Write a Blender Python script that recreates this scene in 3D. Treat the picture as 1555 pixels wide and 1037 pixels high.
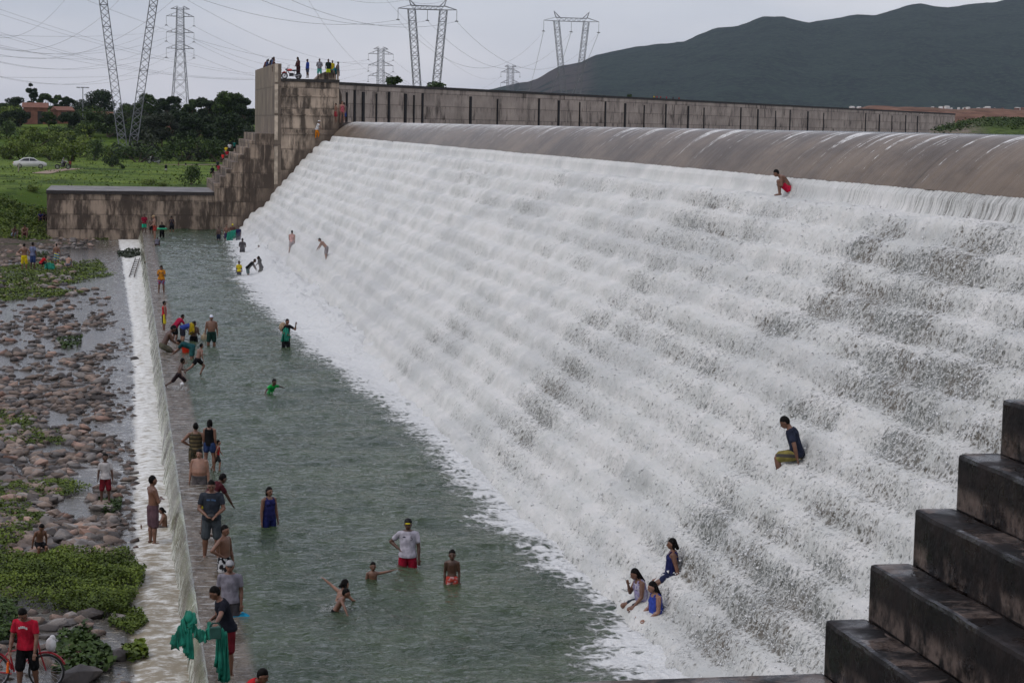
import bpy, bmesh, math, random
import numpy as np
from math import sin, cos, tan, atan, pi, radians, degrees, sqrt
from mathutils import Vector, Matrix

sc = bpy.context.scene
for o in list(bpy.data.objects): bpy.data.objects.remove(o)
COL = sc.collection

# ------------------------------------------------------------------ camera
FPX = 3024.0                      # focal length in pixels of a 1555 px wide picture
CXP, CYP = 777.5, 518.5
roll = atan(.019)
dx_, dy_ = 190 - CXP, 178 - CYP
u_ = cos(roll)*dx_ + sin(roll)*dy_; v_ = -sin(roll)*dx_ + cos(roll)*dy_
pitch = atan(-v_/FPX); yaw = atan(-u_*cos(pitch)/FPX)
cF = np.array([sin(yaw)*cos(pitch), cos(yaw)*cos(pitch), -sin(pitch)])
cR0 = np.array([cos(yaw), -sin(yaw), 0.0]); cU0 = np.cross(cR0, cF)
cR = cos(roll)*cR0 + sin(roll)*cU0; cU = np.cross(cR, cF)
CAM = np.array([0.0, 0.0, 10.0])
cam_d = bpy.data.cameras.new('camera'); cam = bpy.data.objects.new('camera', cam_d)
COL.objects.link(cam)
M = Matrix.Identity(4)
for i in range(3):
    M[i][0] = cR[i]; M[i][1] = cU[i]; M[i][2] = -cF[i]; M[i][3] = CAM[i]
cam.matrix_world = M
cam_d.sensor_width = 36.0; cam_d.sensor_fit = 'HORIZONTAL'
cam_d.lens = FPX/1555*36.0
cam_d.clip_start = .3; cam_d.clip_end = 20000
sc.camera = cam

# ------------------------------------------------------------------ world, sun, exposure
SUN_EL, SUN_AZ = radians(52), radians(250)
w = bpy.data.worlds.new('World'); sc.world = w; w.use_nodes = True
nt = w.node_tree; nt.nodes.clear()
def wn(t, **k):
    n = nt.nodes.new(t)
    for a, b in k.items(): setattr(n, a, b)
    return n
out = wn('ShaderNodeOutputWorld'); bg1 = wn('ShaderNodeBackground'); bg2 = wn('ShaderNodeBackground')
sky = wn('ShaderNodeTexSky', sky_type='NISHITA', sun_disc=False)
sky.sun_elevation = SUN_EL; sky.sun_rotation = SUN_AZ; sky.dust_density = 3
nt.links.new(sky.outputs[0], bg1.inputs[0]); bg1.inputs[1].default_value = .05
tc = wn('ShaderNodeTexCoord'); mp = wn('ShaderNodeMapping'); mp.inputs['Scale'].default_value = (1.0, 1.0, 3.4)
nz = wn('ShaderNodeTexNoise'); nz.inputs['Scale'].default_value = 2.6; nz.inputs['Detail'].default_value = 6; nz.inputs['Roughness'].default_value = .52
nt.links.new(tc.outputs['Generated'], mp.inputs[0]); nt.links.new(mp.outputs[0], nz.inputs[0])
cr = wn('ShaderNodeValToRGB')
cr.color_ramp.elements[0].position = .36; cr.color_ramp.elements[0].color = (.46, .48, .57, 1)
cr.color_ramp.elements[1].position = .64; cr.color_ramp.elements[1].color = (.72, .70, .75, 1)
nt.links.new(nz.outputs[0], cr.inputs[0]); nt.links.new(cr.outputs[0], bg2.inputs[0]); bg2.inputs[1].default_value = .98
mx = wn('ShaderNodeAddShader')
nt.links.new(bg1.outputs[0], mx.inputs[0]); nt.links.new(bg2.outputs[0], mx.inputs[1]); nt.links.new(mx.outputs[0], out.inputs[0])
sd = bpy.data.lights.new('sun', 'SUN'); sd.energy = .45; sd.angle = radians(20); sd.color = (1, .97, .92)
so = bpy.data.objects.new('sun', sd); COL.objects.link(so)
sdir = Vector((sin(SUN_AZ)*cos(SUN_EL), cos(SUN_AZ)*cos(SUN_EL), sin(SUN_EL)))
so.rotation_euler = sdir.to_track_quat('Z', 'Y').to_euler(); so.location = (0, 0, 60)
vs = sc.view_settings; vs.view_transform = 'Standard'; vs.look = 'None'; vs.exposure = 0; vs.gamma = 1; vs.use_curve_mapping = False
sc.render.engine = 'CYCLES'
cy = sc.cycles; cy.max_bounces = 5; cy.diffuse_bounces = 2; cy.glossy_bounces = 2; cy.transmission_bounces = 2
cy.transparent_max_bounces = 8; cy.volume_bounces = 0; cy.use_denoising = True; cy.use_adaptive_sampling = True
cy.adaptive_threshold = .02; cy.caustics_reflective = False; cy.caustics_refractive = False

# ------------------------------------------------------------------ helpers
def ray(px, py): return cF + cR*(px-CXP)/FPX - cU*(py-CYP)/FPX
def at(px, py, z=None, Y=None, X=None):
    """the point of the world seen at a pixel of the photo, on a level, or on a plane across the valley"""
    d = ray(px, py)
    if z is not None: t = (z-10.0)/d[2]
    elif Y is not None: t = Y/d[1]
    else: t = X/d[0]
    return CAM + d*t
def hsh(ix, iy, iz, seed):
    h = (ix.astype(np.int64)*374761393 + iy.astype(np.int64)*668265263 + iz.astype(np.int64)*2147483647 + seed*974634777) & 0xffffffff
    h = ((h ^ (h >> 13))*1274126177) & 0xffffffff
    h = ((h ^ (h >> 16))*2246822519) & 0xffffffff
    return ((h ^ (h >> 15)) & 0xffff)/32767.5 - 1
def vn(x, y, z=0., seed=0):
    x = np.asarray(x, float); y = np.asarray(y, float)+0*x; z = np.asarray(z, float)+0*x
    x = x+0*y
    ix, iy, iz = np.floor(x), np.floor(y), np.floor(z)
    fx, fy, fz = x-ix, y-iy, z-iz
    fx, fy, fz = fx*fx*(3-2*fx), fy*fy*(3-2*fy), fz*fz*(3-2*fz)
    ix = ix.astype(np.int64); iy = iy.astype(np.int64); iz = iz.astype(np.int64)
    r = 0
    for a in (0, 1):
        for b in (0, 1):
            for c in (0, 1):
                r = r + hsh(ix+a, iy+b, iz+c, seed)*(fx if a else 1-fx)*(fy if b else 1-fy)*(fz if c else 1-fz)
    return r
def fbm(x, y, z=0., oct=4, seed=0, gain=.5):
    r = 0; a = 1; s = 0
    for i in range(oct):
        r = r + a*vn(np.asarray(x)*2**i, np.asarray(y)*2**i, np.asarray(z)*2**i, seed+i*17); s += a; a *= gain
    return r/s
def sst(a, b, x):
    t = np.clip((x-a)/(b-a), 0, 1); return t*t*(3-2*t)

def mk(name, V, F, mat=None, parent=None, smooth=False, attrs=None, link=True):
    V = np.asarray(V, np.float32).reshape(-1, 3)
    me = bpy.data.meshes.new(name)
    if isinstance(F, np.ndarray):
        n, k = F.shape
        me.vertices.add(len(V)); me.vertices.foreach_set('co', V.ravel())
        me.loops.add(n*k); me.loops.foreach_set('vertex_index', F.astype(np.int32).ravel())
        me.polygons.add(n); me.polygons.foreach_set('loop_start', (np.arange(n)*k).astype(np.int32))
        me.update(calc_edges=True); me.validate()
    else:
        me.from_pydata(V.tolist(), [], [tuple(f) for f in F]); me.update()
    if smooth: me.polygons.foreach_set('use_smooth', np.ones(len(me.polygons), bool))
    if attrs:
        for k_, v_ in attrs.items():
            a = me.attributes.new(k_, 'FLOAT', 'POINT'); a.data.foreach_set('value', np.asarray(v_, np.float32).ravel())
    if mat: me.materials.append(mat)
    o = bpy.data.objects.new(name, me)
    if link: COL.objects.link(o)
    if parent: o.parent = parent
    return o
def tag(o, label=None, cat=None, group=None, kind=None):
    if label: o['label'] = label
    if cat: o['category'] = cat
    if group: o['group'] = group
    if kind: o['kind'] = kind
    return o
def struct(o): o['kind'] = 'structure'; return o
def empty(name, loc, rz=0, label=None, cat=None, group=None):
    o = bpy.data.objects.new(name, None); COL.objects.link(o); o.location = loc; o.rotation_euler = (0, 0, rz)
    o.empty_display_size = .2
    return tag(o, label, cat, group)
def grid_faces(n, m):
    i = np.arange(n-1)[:, None]*m + np.arange(m-1)[None, :]
    i = i.ravel(); return np.stack([i, i+1, i+m+1, i+m], 1)
class MB:
    """collects shapes into one mesh"""
    def __init__(s): s.V = []; s.F = []; s.n = 0
    def add(s, V, F):
        V = np.asarray(V, float).reshape(-1, 3)
        s.V.append(V); s.F += [tuple(int(i)+s.n for i in f) for f in F]; s.n += len(V); return s
    def box(s, a, b):
        (x0, y0, z0), (x1, y1, z1) = a, b
        V = [(x0,y0,z0),(x1,y0,z0),(x1,y1,z0),(x0,y1,z0),(x0,y0,z1),(x1,y0,z1),(x1,y1,z1),(x0,y1,z1)]
        return s.add(V, [(0,3,2,1),(4,5,6,7),(0,1,5,4),(1,2,6,5),(2,3,7,6),(3,0,4,7)])
    def tube(s, pts, r, seg=6, cap=True):
        pts = [np.array(p, float) for p in pts]; n = len(pts)
        rs = r if hasattr(r, '__len__') else [r]*n
        V = []; F = []
        ref = None
        for i in range(n):
            t = pts[min(i+1, n-1)]-pts[max(i-1, 0)]; t = t/(np.linalg.norm(t)+1e-9)
            if ref is None:
                ref = np.array([0, 0, 1.]) if abs(t[2]) < .9 else np.array([1., 0, 0])
            a = ref - t*(ref@t); a = a/(np.linalg.norm(a)+1e-9); b = np.cross(t, a); ref = a
            for k in range(seg):
                q = 2*pi*k/seg; V.append(pts[i]+(a*cos(q)+b*sin(q))*rs[i])
        for i in range(n-1):
            for k in range(seg):
                F.append((i*seg+k, i*seg+(k+1) % seg, (i+1)*seg+(k+1) % seg, (i+1)*seg+k))
        if cap: F.append(tuple(range(seg))[::-1]); F.append(tuple((n-1)*seg+k for k in range(seg)))
        return s.add(V, F)
    def cap(s, p0, r0, p1, r1, seg=10):
        """tapered limb with rounded ends"""
        p0 = np.array(p0, float); p1 = np.array(p1, float); t = p1-p0; L = np.linalg.norm(t)
        if L < 1e-6: t = np.array([0, 0, 1.]); L = 1e-6
        else: t = t/L
        P = []; R = []
        for q in (-80, -50, -20): P.append(p0+t*r0*sin(radians(q))); R.append(r0*cos(radians(q)))
        for q in (20, 50, 80): P.append(p1+t*r1*sin(radians(q))); R.append(r1*cos(radians(q)))
        return s.tube(P, R, seg)
    def ell(s, c, r, Rm=None, seg=12, rings=8):
        V = []; F = []
        for i in range(rings+1):
            a = pi*(i+.02 if i == 0 else (i-.02 if i == rings else i))/rings
            for k in range(seg):
                q = 2*pi*k/seg; V.append((r[0]*sin(a)*cos(q), r[1]*sin(a)*sin(q), r[2]*cos(a)))
        V = np.array(V)
        if Rm is not None: V = V@np.array(Rm).T
        V = V+np.array(c)
        for i in range(rings):
            for k in range(seg):
                F.append((i*seg+k, (i+1)*seg+k, (i+1)*seg+(k+1) % seg, i*seg+(k+1) % seg))
        F.append(tuple(range(seg))); F.append(tuple(rings*seg+k for k in range(seg))[::-1])
        return s.add(V, F)
    def loft(s, rings):
        """rings: list of equal-length closed loops"""
        n = len(rings); m = len(rings[0]); V = np.concatenate([np.array(r) for r in rings]); F = []
        for i in range(n-1):
            for k in range(m): F.append((i*m+k, i*m+(k+1) % m, (i+1)*m+(k+1) % m, (i+1)*m+k))
        F.append(tuple(range(m))[::-1]); F.append(tuple((n-1)*m+k for k in range(m)))
        return s.add(V, F)
    def prism(s, poly, y0, y1):
        """polygon in x,z pushed along y"""
        n = len(poly); V = [(x, y0, z) for x, z in poly]+[(x, y1, z) for x, z in poly]
        F = [tuple(range(n))[::-1], tuple(range(n, 2*n))]+[(i, (i+1) % n, n+(i+1) % n, n+i) for i in range(n)]
        return s.add(V, F)
    def build(s, name, mat, parent=None, smooth=False, bevel=0, link=True):
        o = mk(name, np.concatenate(s.V), s.F, mat, parent, smooth, link=link)
        bm = bmesh.new(); bm.from_mesh(o.data); bmesh.ops.recalc_face_normals(bm, faces=bm.faces)
        if bevel: bmesh.ops.bevel(bm, geom=[e for e in bm.edges if e.calc_face_angle(0) > .5], offset=bevel, segments=2, affect='EDGES', profile=.6)
        bm.to_mesh(o.data); bm.free()
        return o

# ------------------------------------------------------------------ materials
class N:
    """small wrapper round a material's nodes"""
    def __init__(s, name):
        s.m = bpy.data.materials.new(name); s.m.use_nodes = True; s.t = s.m.node_tree
        s.b = s.t.nodes['Principled BSDF']; s.o = s.t.nodes['Material Output']
    def n(s, t, **k):
        x = s.t.nodes.new(t)
        for a, b in k.items(): setattr(x, a, b)
        return x
    def l(s, a, b): s.t.links.new(a, b)
    def put(s, v, sock):
        if isinstance(v, bpy.types.NodeSocket): s.l(v, sock)
        elif isinstance(v, (tuple, list)):
            sock.default_value = tuple(v)+(1,) if (len(v) == 3 and len(sock.default_value) == 4) else v
        else: sock.default_value = v
    def pos(s): return s.n('ShaderNodeNewGeometry').outputs['Position']
    def obj(s): return s.n('ShaderNodeTexCoord').outputs['Object']
    def attr(s, a): return s.n('ShaderNodeAttribute', attribute_name=a).outputs['Fac']
    def map(s, v, scale, loc=(0, 0, 0)):
        m = s.n('ShaderNodeMapping'); s.l(v, m.inputs[0]); m.inputs['Scale'].default_value = scale; m.inputs['Location'].default_value = loc
        return m.outputs[0]
    def noise(s, v, scale, det=4, rough=.55, dist=0., col=False):
        m = s.n('ShaderNodeTexNoise'); s.l(v, m.inputs['Vector'])
        m.inputs['Scale'].default_value = scale; m.inputs['Detail'].default_value = det
        m.inputs['Roughness'].default_value = rough; m.inputs['Distortion'].default_value = dist
        return m.outputs['Color' if col else 'Fac']
    def voro(s, v, scale, feature='DISTANCE_TO_EDGE', rnd=1.):
        m = s.n('ShaderNodeTexVoronoi', feature=feature); s.l(v, m.inputs['Vector']); m.inputs['Scale'].default_value = scale
        m.inputs['Randomness'].default_value = rnd
        return m.outputs['Distance']
    def math(s, op, a, b=0., c=None, clamp=False):
        m = s.n('ShaderNodeMath', operation=op, use_clamp=clamp); s.put(a, m.inputs[0]); s.put(b, m.inputs[1])
        if c is not None: s.put(c, m.inputs[2])
        return m.outputs[0]
    def mr(s, v, a, b, c=0., d=1., smooth=True):
        m = s.n('ShaderNodeMapRange', interpolation_type='SMOOTHSTEP' if smooth else 'LINEAR')
        s.put(v, m.inputs[0]); s.put(a, m.inputs[1]); s.put(b, m.inputs[2]); s.put(c, m.inputs[3]); s.put(d, m.inputs[4]); return m.outputs[0]
    def mix(s, f, a, b, mode='MIX'):
        m = s.n('ShaderNodeMix', data_type='RGBA', blend_type=mode)
        s.put(f, m.inputs[0]); s.put(a, m.inputs[6]); s.put(b, m.inputs[7]); return m.outputs[2]
    def sep(s, v):
        m = s.n('ShaderNodeSeparateXYZ'); s.l(v, m.inputs[0]); return m.outputs
    def comb(s, x, y, z):
        m = s.n('ShaderNodeCombineXYZ')
        for i, v in enumerate((x, y, z)): s.put(v, m.inputs[i])
        return m.outputs[0]
    def bump(s, h, st=.5, dist=.05):
        m = s.n('ShaderNodeBump'); m.inputs['Strength'].default_value = st; m.inputs['Distance'].default_value = dist
        s.l(h, m.inputs['Height']); s.l(m.outputs[0], s.b.inputs['Normal']); return m
    def set(s, col=None, rough=None, spec=None, metal=None, **k):
        if col is not None: s.put(col, s.b.inputs['Base Color'])
        if rough is not None: s.put(rough, s.b.inputs['Roughness'])
        if spec is not None: s.put(spec, s.b.inputs['Specular IOR Level'])
        if metal is not None: s.put(metal, s.b.inputs['Metallic'])
        return s.m
MC = {}
def flat(name, col, rough=.6, var=.25, scale=6., spec=.4, metal=0.):
    key = (name, col)
    if key in MC: return MC[key]
    g = N(name); p = g.obj(); f = g.noise(p, scale, 3)
    c2 = tuple(max(0, c*(1-var)) for c in col); c1 = tuple(min(1, c*(1+var)) for c in col)
    g.set(g.mix(g.mr(f, .3, .7), c2, c1), rough, spec, metal); MC[key] = g.m; return g.m

def concrete(name, base=(.34, .28, .215), dark=(.035, .028, .022), stain=.5, band=1.85, wet=None, streak=1.0, lift=0.):
    """board-marked concrete: casting bands, vertical run-off streaks, blotches"""
    g = N(name); p = g.pos(); x, y, z = g.sep(p)
    hx = g.math('ADD', x, g.math('MULTIPLY', y, .83))
    blot = g.noise(p, .35, 5, .6)
    crs = g.math('FLOOR', g.math('DIVIDE', g.math('ADD', z, g.math('MULTIPLY', g.noise(p, .8, 2), .15)), band))
    st = g.noise(g.comb(g.math('MULTIPLY', hx, .9*streak), g.math('MULTIPLY', crs, .45), g.math('MULTIPLY', z, .22)), 1., 6, .68)
    fine = g.noise(g.comb(g.math('MULTIPLY', hx, 5.), 0., g.math('MULTIPLY', z, .5)), 1., 4, .6)
    bandf = g.math('FRACT', g.math('ADD', g.math('DIVIDE', z, band), g.math('MULTIPLY', g.noise(p, .8, 3), .05)))
    line = g.math('SUBTRACT', 1., g.mr(bandf, 0., .085))
    under = g.math('MULTIPLY', g.math('SUBTRACT', 1., g.mr(g.math('SUBTRACT', 1., bandf), 0., .5)), g.mr(g.noise(g.comb(g.math('MULTIPLY', hx, 1.6), 0., g.math('FLOOR', g.math('DIVIDE', z, band))), 1., 3), .45, .62))
    c = g.mix(g.mr(blot, .3, .7), tuple(v*.72 for v in base), tuple(v*1.15 for v in base))
    c = g.mix(g.mr(fine, .5, .75, 0., .35), c, tuple(v*.5 for v in base))
    c = g.mix(g.mr(st, .56-.2*stain, .74-.2*stain, 0., .92), c, dark)
    c = g.mix(g.math('MULTIPLY', under, .62*stain+.2), c, dark)
    c = g.mix(g.math('MULTIPLY', line, .7), c, dark)
    pale = g.mr(g.noise(g.comb(g.math('MULTIPLY', hx, 1.9), 3.7, g.math('MULTIPLY', z, .2)), 1., 4, .6), .62, .7, 0., .6)
    c = g.mix(pale, c, tuple(min(1, v*1.35) for v in base))
    if wet is not None: c = wet(g, c, x, y, z)
    g.set(c, .75, .3); g.bump(g.math('ADD', g.noise(p, 9., 4), g.math('MULTIPLY', line, -.6)), .5, .03)
    return g.m
# ================================================================== SETTING
YN, YF = 21.5, 181.8            # near and far ends of the spillway
def terrain_h(X, Y):
    """left bank, river bed and the plain behind"""
    bed = -1.12 + .12*fbm(X*.25, Y*.12, 0, 4, 3) + .35*sst(-5, -14, X) + .25*sst(150, 182, Y)*sst(0, -6, X)
    field = 2.9 + .25*fbm(X*.03, Y*.02, 0, 3, 8) + 5.6*sst(335, 425, Y)
    k = sst(184, 205, Y + 1.2*np.clip(-7-X, 0, 12))
    h = bed*(1-k)+field*k
    far = sst(700, 3500, Y)*22*sst(.1, .55, X/np.maximum(Y, 1))
    return h+far
ys = np.concatenate([np.linspace(10, 60, 70), np.linspace(61, 210, 120), np.linspace(214, 420, 60), np.geomspace(430, 9000, 50)])
vs_ = np.linspace(0, 1, 120)
YY, VV = np.meshgrid(ys, vs_, indexing='ij')
XX = -(18+.55*YY) + VV*((18+.55*YY)+(18+.75*YY)*sst(150, 420, YY)+20*(1-sst(150, 420, YY)))
ZZ = terrain_h(XX, YY)
g = N('grassland'); p = g.pos(); x, y, z = g.sep(p)
c = g.mix(g.mr(g.noise(p, .09, 6, .6), .38, .62), (.058, .100, .014), (.125, .180, .028))
c = g.mix(g.mr(g.noise(g.map(p, (.35, .12, 1)), .6, 6, .68), .5, .66, 0., .75), c, (.018, .035, .010))
c = g.mix(g.mr(g.noise(g.map(p, (1, .4, 1)), 1.6, 4, .7), .56, .72, 0., .5), c, (.10, .13, .035))
bedc = g.mix(g.mr(g.noise(p, 3., 5, .7), .4, .6), (.05, .042, .034), (.13, .10, .08))
bedc = g.mix(g.mr(g.noise(p, .3, 4, .6), .56, .62, 0., .9), bedc, (.035, .055, .014))
c = g.mix(g.mr(z, -.5, .2), bedc, c)
c = g.mix(g.mr(x, 130., 240.), c, (.17, .085, .05))
g.set(c, .95, .1); g.bump(g.noise(p, 1.3, 6, .7), .8, .25)
ground = struct(mk('ground', np.stack([XX, YY, ZZ], -1), grid_faces(*XX.shape), g.m, smooth=True))

# dirt track across the field
tr = []
for px_, py_ in ((60, 262), (85, 258), (115, 255.2)): tr.append(at(px_, py_, z=2.95))
def ribbon(name, pts, wd, mat, dz=.06):
    V = []
    for i, q in enumerate(pts):
        t = pts[min(i+1, len(pts)-1)]-pts[max(i-1, 0)]; t = t/np.linalg.norm(t); nrm = np.array([-t[1], t[0], 0])
        for s_ in (-1, 1):
            r_ = q+nrm*s_*wd*.5; V.append((r_[0], r_[1], float(terrain_h(r_[0], r_[1]))+dz))
    return struct(mk(name, V, [(2*i, 2*i+1, 2*i+3, 2*i+2) for i in range(len(pts)-1)], mat))
dirt = flat('pale_dirt', (.27, .2, .145), .95, .2, 1.)
def dense(pts, n=24):
    P = [];
    for i in range(len(pts)-1):
        for k in range(n): P.append(pts[i]*(1-k/n)+pts[i+1]*k/n)
    return P+[pts[-1]]
ribbon('path', dense(tr), 2.2, dirt)
ribbon('path', dense([at(238, 249, z=2.95), at(290, 249.3, z=2.95), at(330, 249, z=2.95)]), 1.6, dirt)

# ---- mountain: a height field rising behind the plain
prof = [(640,150),(690,143),(740,137),(770,133),(800,127),(815,121),(830,110),(850,99),(880,93),(905,82),(930,76),(960,72),(1000,66),(1040,62),(1080,47),(1120,41),(1160,27),(1190,22),(1230,31),(1260,28),(1290,23),(1330,24),(1370,12),(1400,7),(1440,9),(1480,4),(1520,1),(1555,-4),(1620,-14),(1750,-30),(1900,-10)]
D0, D1 = 2600., 5200.
pa = np.array([ray(*q)[0]/ray(*q)[1] for q in prof]); ph = np.array([ray(*q)[2]/ray(*q)[1] for q in prof])
ta = np.linspace(pa[0], pa[-1], 420); hh = np.interp(ta, pa, ph)*3900 + 0
rr = np.linspace(0, 1, 90)
TA, RR = np.meshgrid(ta, rr, indexing='ij')
YM = D0+(D1-D0)*RR*(1+.0*TA); XM = TA*YM
ridge = np.where(RR < .5, (RR/.5), 1-(RR-.5)/.5*.7)
spur = .5+.5*fbm(TA*26, RR*1.6, 0, 5, 21)
prf = np.clip(ridge, 0, 1)**(.75+.7*spur*(1-np.clip(ridge, 0, 1)))
HM = hh[:, None]*prf
HM = HM*(1+.13*(spur-.5)*(1-ridge)*2) + 8*fbm(XM*.012, YM*.008, 0, 6, 5)*prf
ZM = 10+np.where(RR <= .02, -60, HM)
g = N('forested_slope'); p = g.pos()
n1 = g.noise(p, .012, 6, .65); n2 = g.noise(p, .09, 5, .7)
c = g.mix(g.mr(n1, .35, .65), (.012, .024, .024), (.034, .055, .046)); c = g.mix(g.mr(n2, .45, .62, 0., .8), c, (.05, .08, .055))
x, y, z = g.sep(p); lft = g.math('DIVIDE', x, y)
rock = g.math('MULTIPLY', g.math('MULTIPLY', g.math('SUBTRACT', 1., g.mr(lft, .226, .240)), g.mr(lft, .190, .205)), g.mr(n1, .30, .5))
c = g.mix(g.math('MULTIPLY', rock, .8), c, (.13, .10, .095))
g.set(c, .95, .05); g.bump(g.math('ADD', n2, g.math('MULTIPLY', n1, 1.5)), 1., 30.)
struct(mk('mountain', np.stack([XM, YM, ZM], -1), grid_faces(*XM.shape), g.m, smooth=True))

# ---- red earth embankment on the right, beyond the wall
ta = np.linspace(.36, .62, 200); rr = np.linspace(0, 1, 24); TA, RR = np.meshgrid(ta, rr, indexing='ij')
YE = 470+1500*RR**2; XE = TA*YE
topz = 10+.0123*(YE+30)+.5*fbm(TA*60, 0, 0, 3, 4)
ZE = np.where(RR < .2, 4+(topz-4)*sst(0, .2, RR), topz)+.35*fbm(XE*.2, YE*.2, 0, 4, 9)
ZE = ZE - 8*sst(.385, .36, TA)
g = N('red_earth'); p = g.pos()
c = g.mix(g.mr(g.noise(p, .12, 6, .7), .35, .65), (.10, .052, .035), (.21, .115, .08)); c = g.mix(g.mr(g.noise(p, .05, 5, .7), .55, .66, 0., .8), c, (.04, .055, .03))
g.set(c, .95, .1)
struct(mk('embankment', np.stack([XE, YE, ZE], -1), grid_faces(*XE.shape), g.m, smooth=True))

# ---- reservoir surface behind the crest
g = N('reservoir_water'); p = g.pos()
g.set((.10, .10, .095), .12, .5); g.bump(g.noise(g.map(p, (1, .35, 1)), 1.4, 5, .6), .25, .08)
struct(mk('reservoir', [(20.6, 6, 9.93), (20.6, 190.5, 9.93), (220, 460, 9.93), (420, 460, 9.93), (420, 6, 9.93)], [(0, 4, 3, 2, 1)], g.m))

# ================================================================== SPILLWAY
def ogee(n=14):
    """crest curve from the reservoir side down to the first drop"""
    P = []
    for i in range(n+1):
        a = (pi/2)*(i/n)
        P.append((18.5+2.0*(1-sin(a*.93)/sin(pi/2*.93))**1.0, 8.63+1.30*cos(a)**.85 if i < n else 8.63))
    return P
og = ogee()
og = [(18.5+2.1*(1-t)**1.0, 8.63+1.30*(1-t**1.9)) for t in np.linspace(0, 1, 16)]
og_w = og
steps = [(17.75-.57*k, 8.0-.6*k) for k in range(14)]     # outer edge of each tread
prof_c = [(24, 9.2), (22.4, 9.85)]+og+[(18.38, 8.0)]
for k, (ex, ez) in enumerate(steps):
    prof_c += [(ex, ez), (ex+.0, ez-.6)]
prof_c += [(9.9, -.4), (9.9, -3), (24, -3)]
def wetdam(g, c, x, y, z): return g.mix(.6, c, (.03, .025, .02))
m_dam = concrete('wet_dam_concrete', (.20, .155, .12), (.03, .025, .02), .5, .6, wetdam)
dam = MB().prism([(a, b-.02) for a, b in prof_c], YN-3, YF+6).build('spillway_dam', m_dam)
tag(dam, 'long stepped concrete spillway dam with rounded crest under white water', 'dam')

# ---- thin sheet of water running over the crest, brown concrete seen through it, white streaks
SY = [YN-.5]
while SY[-1] < YF: SY.append(SY[-1]*1.0011)
SY = np.array(SY); SY[-1] = YF
cs = [(21.6, 9.955), (21.2, 9.955)]+[(a+.0, b+.03) for a, b in og]
cs = np.array(cs); seg = np.sqrt((np.diff(cs, axis=0)**2).sum(1)); L = np.concatenate([[0], np.cumsum(seg)])
tt = np.linspace(0, L[-1], 46); cx = np.interp(tt, L, cs[:, 0]); cz = np.interp(tt, L, cs[:, 1])
Yg = SY[::3]; A, B = np.meshgrid(Yg, np.arange(46), indexing='ij')
ZC = cz[B]+.012*fbm(A*3, tt[B]*.7, 0, 3, 2)
g = N('crest_sheet'); s_ = g.attr('s'); yy = g.attr('yy'); p = g.pos()
c = g.mix(g.mr(g.noise(g.comb(g.math('MULTIPLY', yy, .25), g.math('MULTIPLY', s_, .5), 0.), 1., 5, .65), .35, .68), (.085, .065, .048), (.175, .135, .098))
c = g.mix(g.mr(g.noise(g.comb(g.math('MULTIPLY', yy, 6.), g.math('MULTIPLY', s_, .5), 0.), 1., 5, .7), .45, .7, 0., .35), c, (.07, .055, .045))
jn = g.math('FRACT', g.math('DIVIDE', yy, 11.3)); c = g.mix(g.math('MULTIPLY', g.math('LESS_THAN', jn, .006), .6), c, (.04, .03, .025))
n2 = g.noise(g.comb(g.math('MULTIPLY', yy, 14.), g.math('MULTIPLY', s_, 3.5), 0.), 1., 4, .7)
n1 = g.noise(g.comb(g.math('MULTIPLY', yy, 3.2), g.math('MULTIPLY', s_, .25), 0.), 1., 4, .65)
farm = g.mr(yy, 75., 125.)
wob = g.math('ADD', yy, g.math('MULTIPLY', g.math('SUBTRACT', n2, .5), .22))
def streaks(scl, w0, pres, tail):
    vv = g.comb(g.math('MULTIPLY', wob, scl), 0., 0.)
    vo = g.n('ShaderNodeTexVoronoi', feature='F1', voronoi_dimensions='1D'); vo.inputs['Scale'].default_value = 1.
    g.l(g.math('MULTIPLY', wob, scl), vo.inputs['W']); rnd = g.sep(vo.outputs['Color'])[0]; rn2 = g.sep(vo.outputs['Color'])[1]
    fall = g.math('SUBTRACT', 1., g.math('DIVIDE', g.math('SUBTRACT', s_, 1.0), g.math('ADD', tail, g.math('MULTIPLY', rn2, 1.6))), clamp=True)
    wd = g.math('MULTIPLY', g.math('MULTIPLY', g.math('POWER', fall, 1.5), w0), g.math('ADD', .3, rn2))
    on_ = g.mr(g.math('SUBTRACT', wd, vo.outputs['Distance']), -.012, .02)
    return g.math('MULTIPLY', on_, g.math('LESS_THAN', rnd, pres))
k1 = streaks(.42, .24, .62, 1.0); k2 = streaks(1.3, .22, g.math('ADD', .16, g.math('MULTIPLY', farm, .6)), 1.3); k3 = streaks(3.1, .2, g.math('ADD', .2, g.math('MULTIPLY', farm, .6)), 1.5)
str_ = g.math('MAXIMUM', g.math('MAXIMUM', k1, k2), k3)
str_ = g.math('MAXIMUM', str_, g.math('MULTIPLY', g.math('MULTIPLY', g.mr(g.noise(g.comb(g.math('MULTIPLY', wob, 1.1), g.math('MULTIPLY', s_, .15), 0.), 1., 4, .7), .42, .58), g.mr(yy, 100., 140.)), g.mr(s_, 3.6, 1.2, .25, .9, False)))
str_ = g.math('MULTIPLY', str_, g.mr(g.math('ADD', n2, g.mr(s_, 1.2, 2.6, .06, -.07)), .42, .58)); str_ = g.math('MULTIPLY', str_, g.mr(s_, .95, 1.15), clamp=True)
str_ = g.math('MAXIMUM', str_, g.math('MULTIPLY', g.mr(n2, .60, .7, 0., .3), g.mr(n1, .5, .62)))
c = g.mix(str_, c, (.70, .70, .68))
c = g.mix(g.mr(s_, 1.0, .7, 0., .5), c, (.26, .26, .27))  # sky reflection on the flat top, painted into the colour as light grey
g.set(c, g.mix(str_, (.32,)*3, (.6,)*3), g.mr(s_, .8, 1.6, .35, .05))
g.bump(g.math('ADD', n1, g.math('MULTIPLY', n2, .3)), .35, .04)
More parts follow.
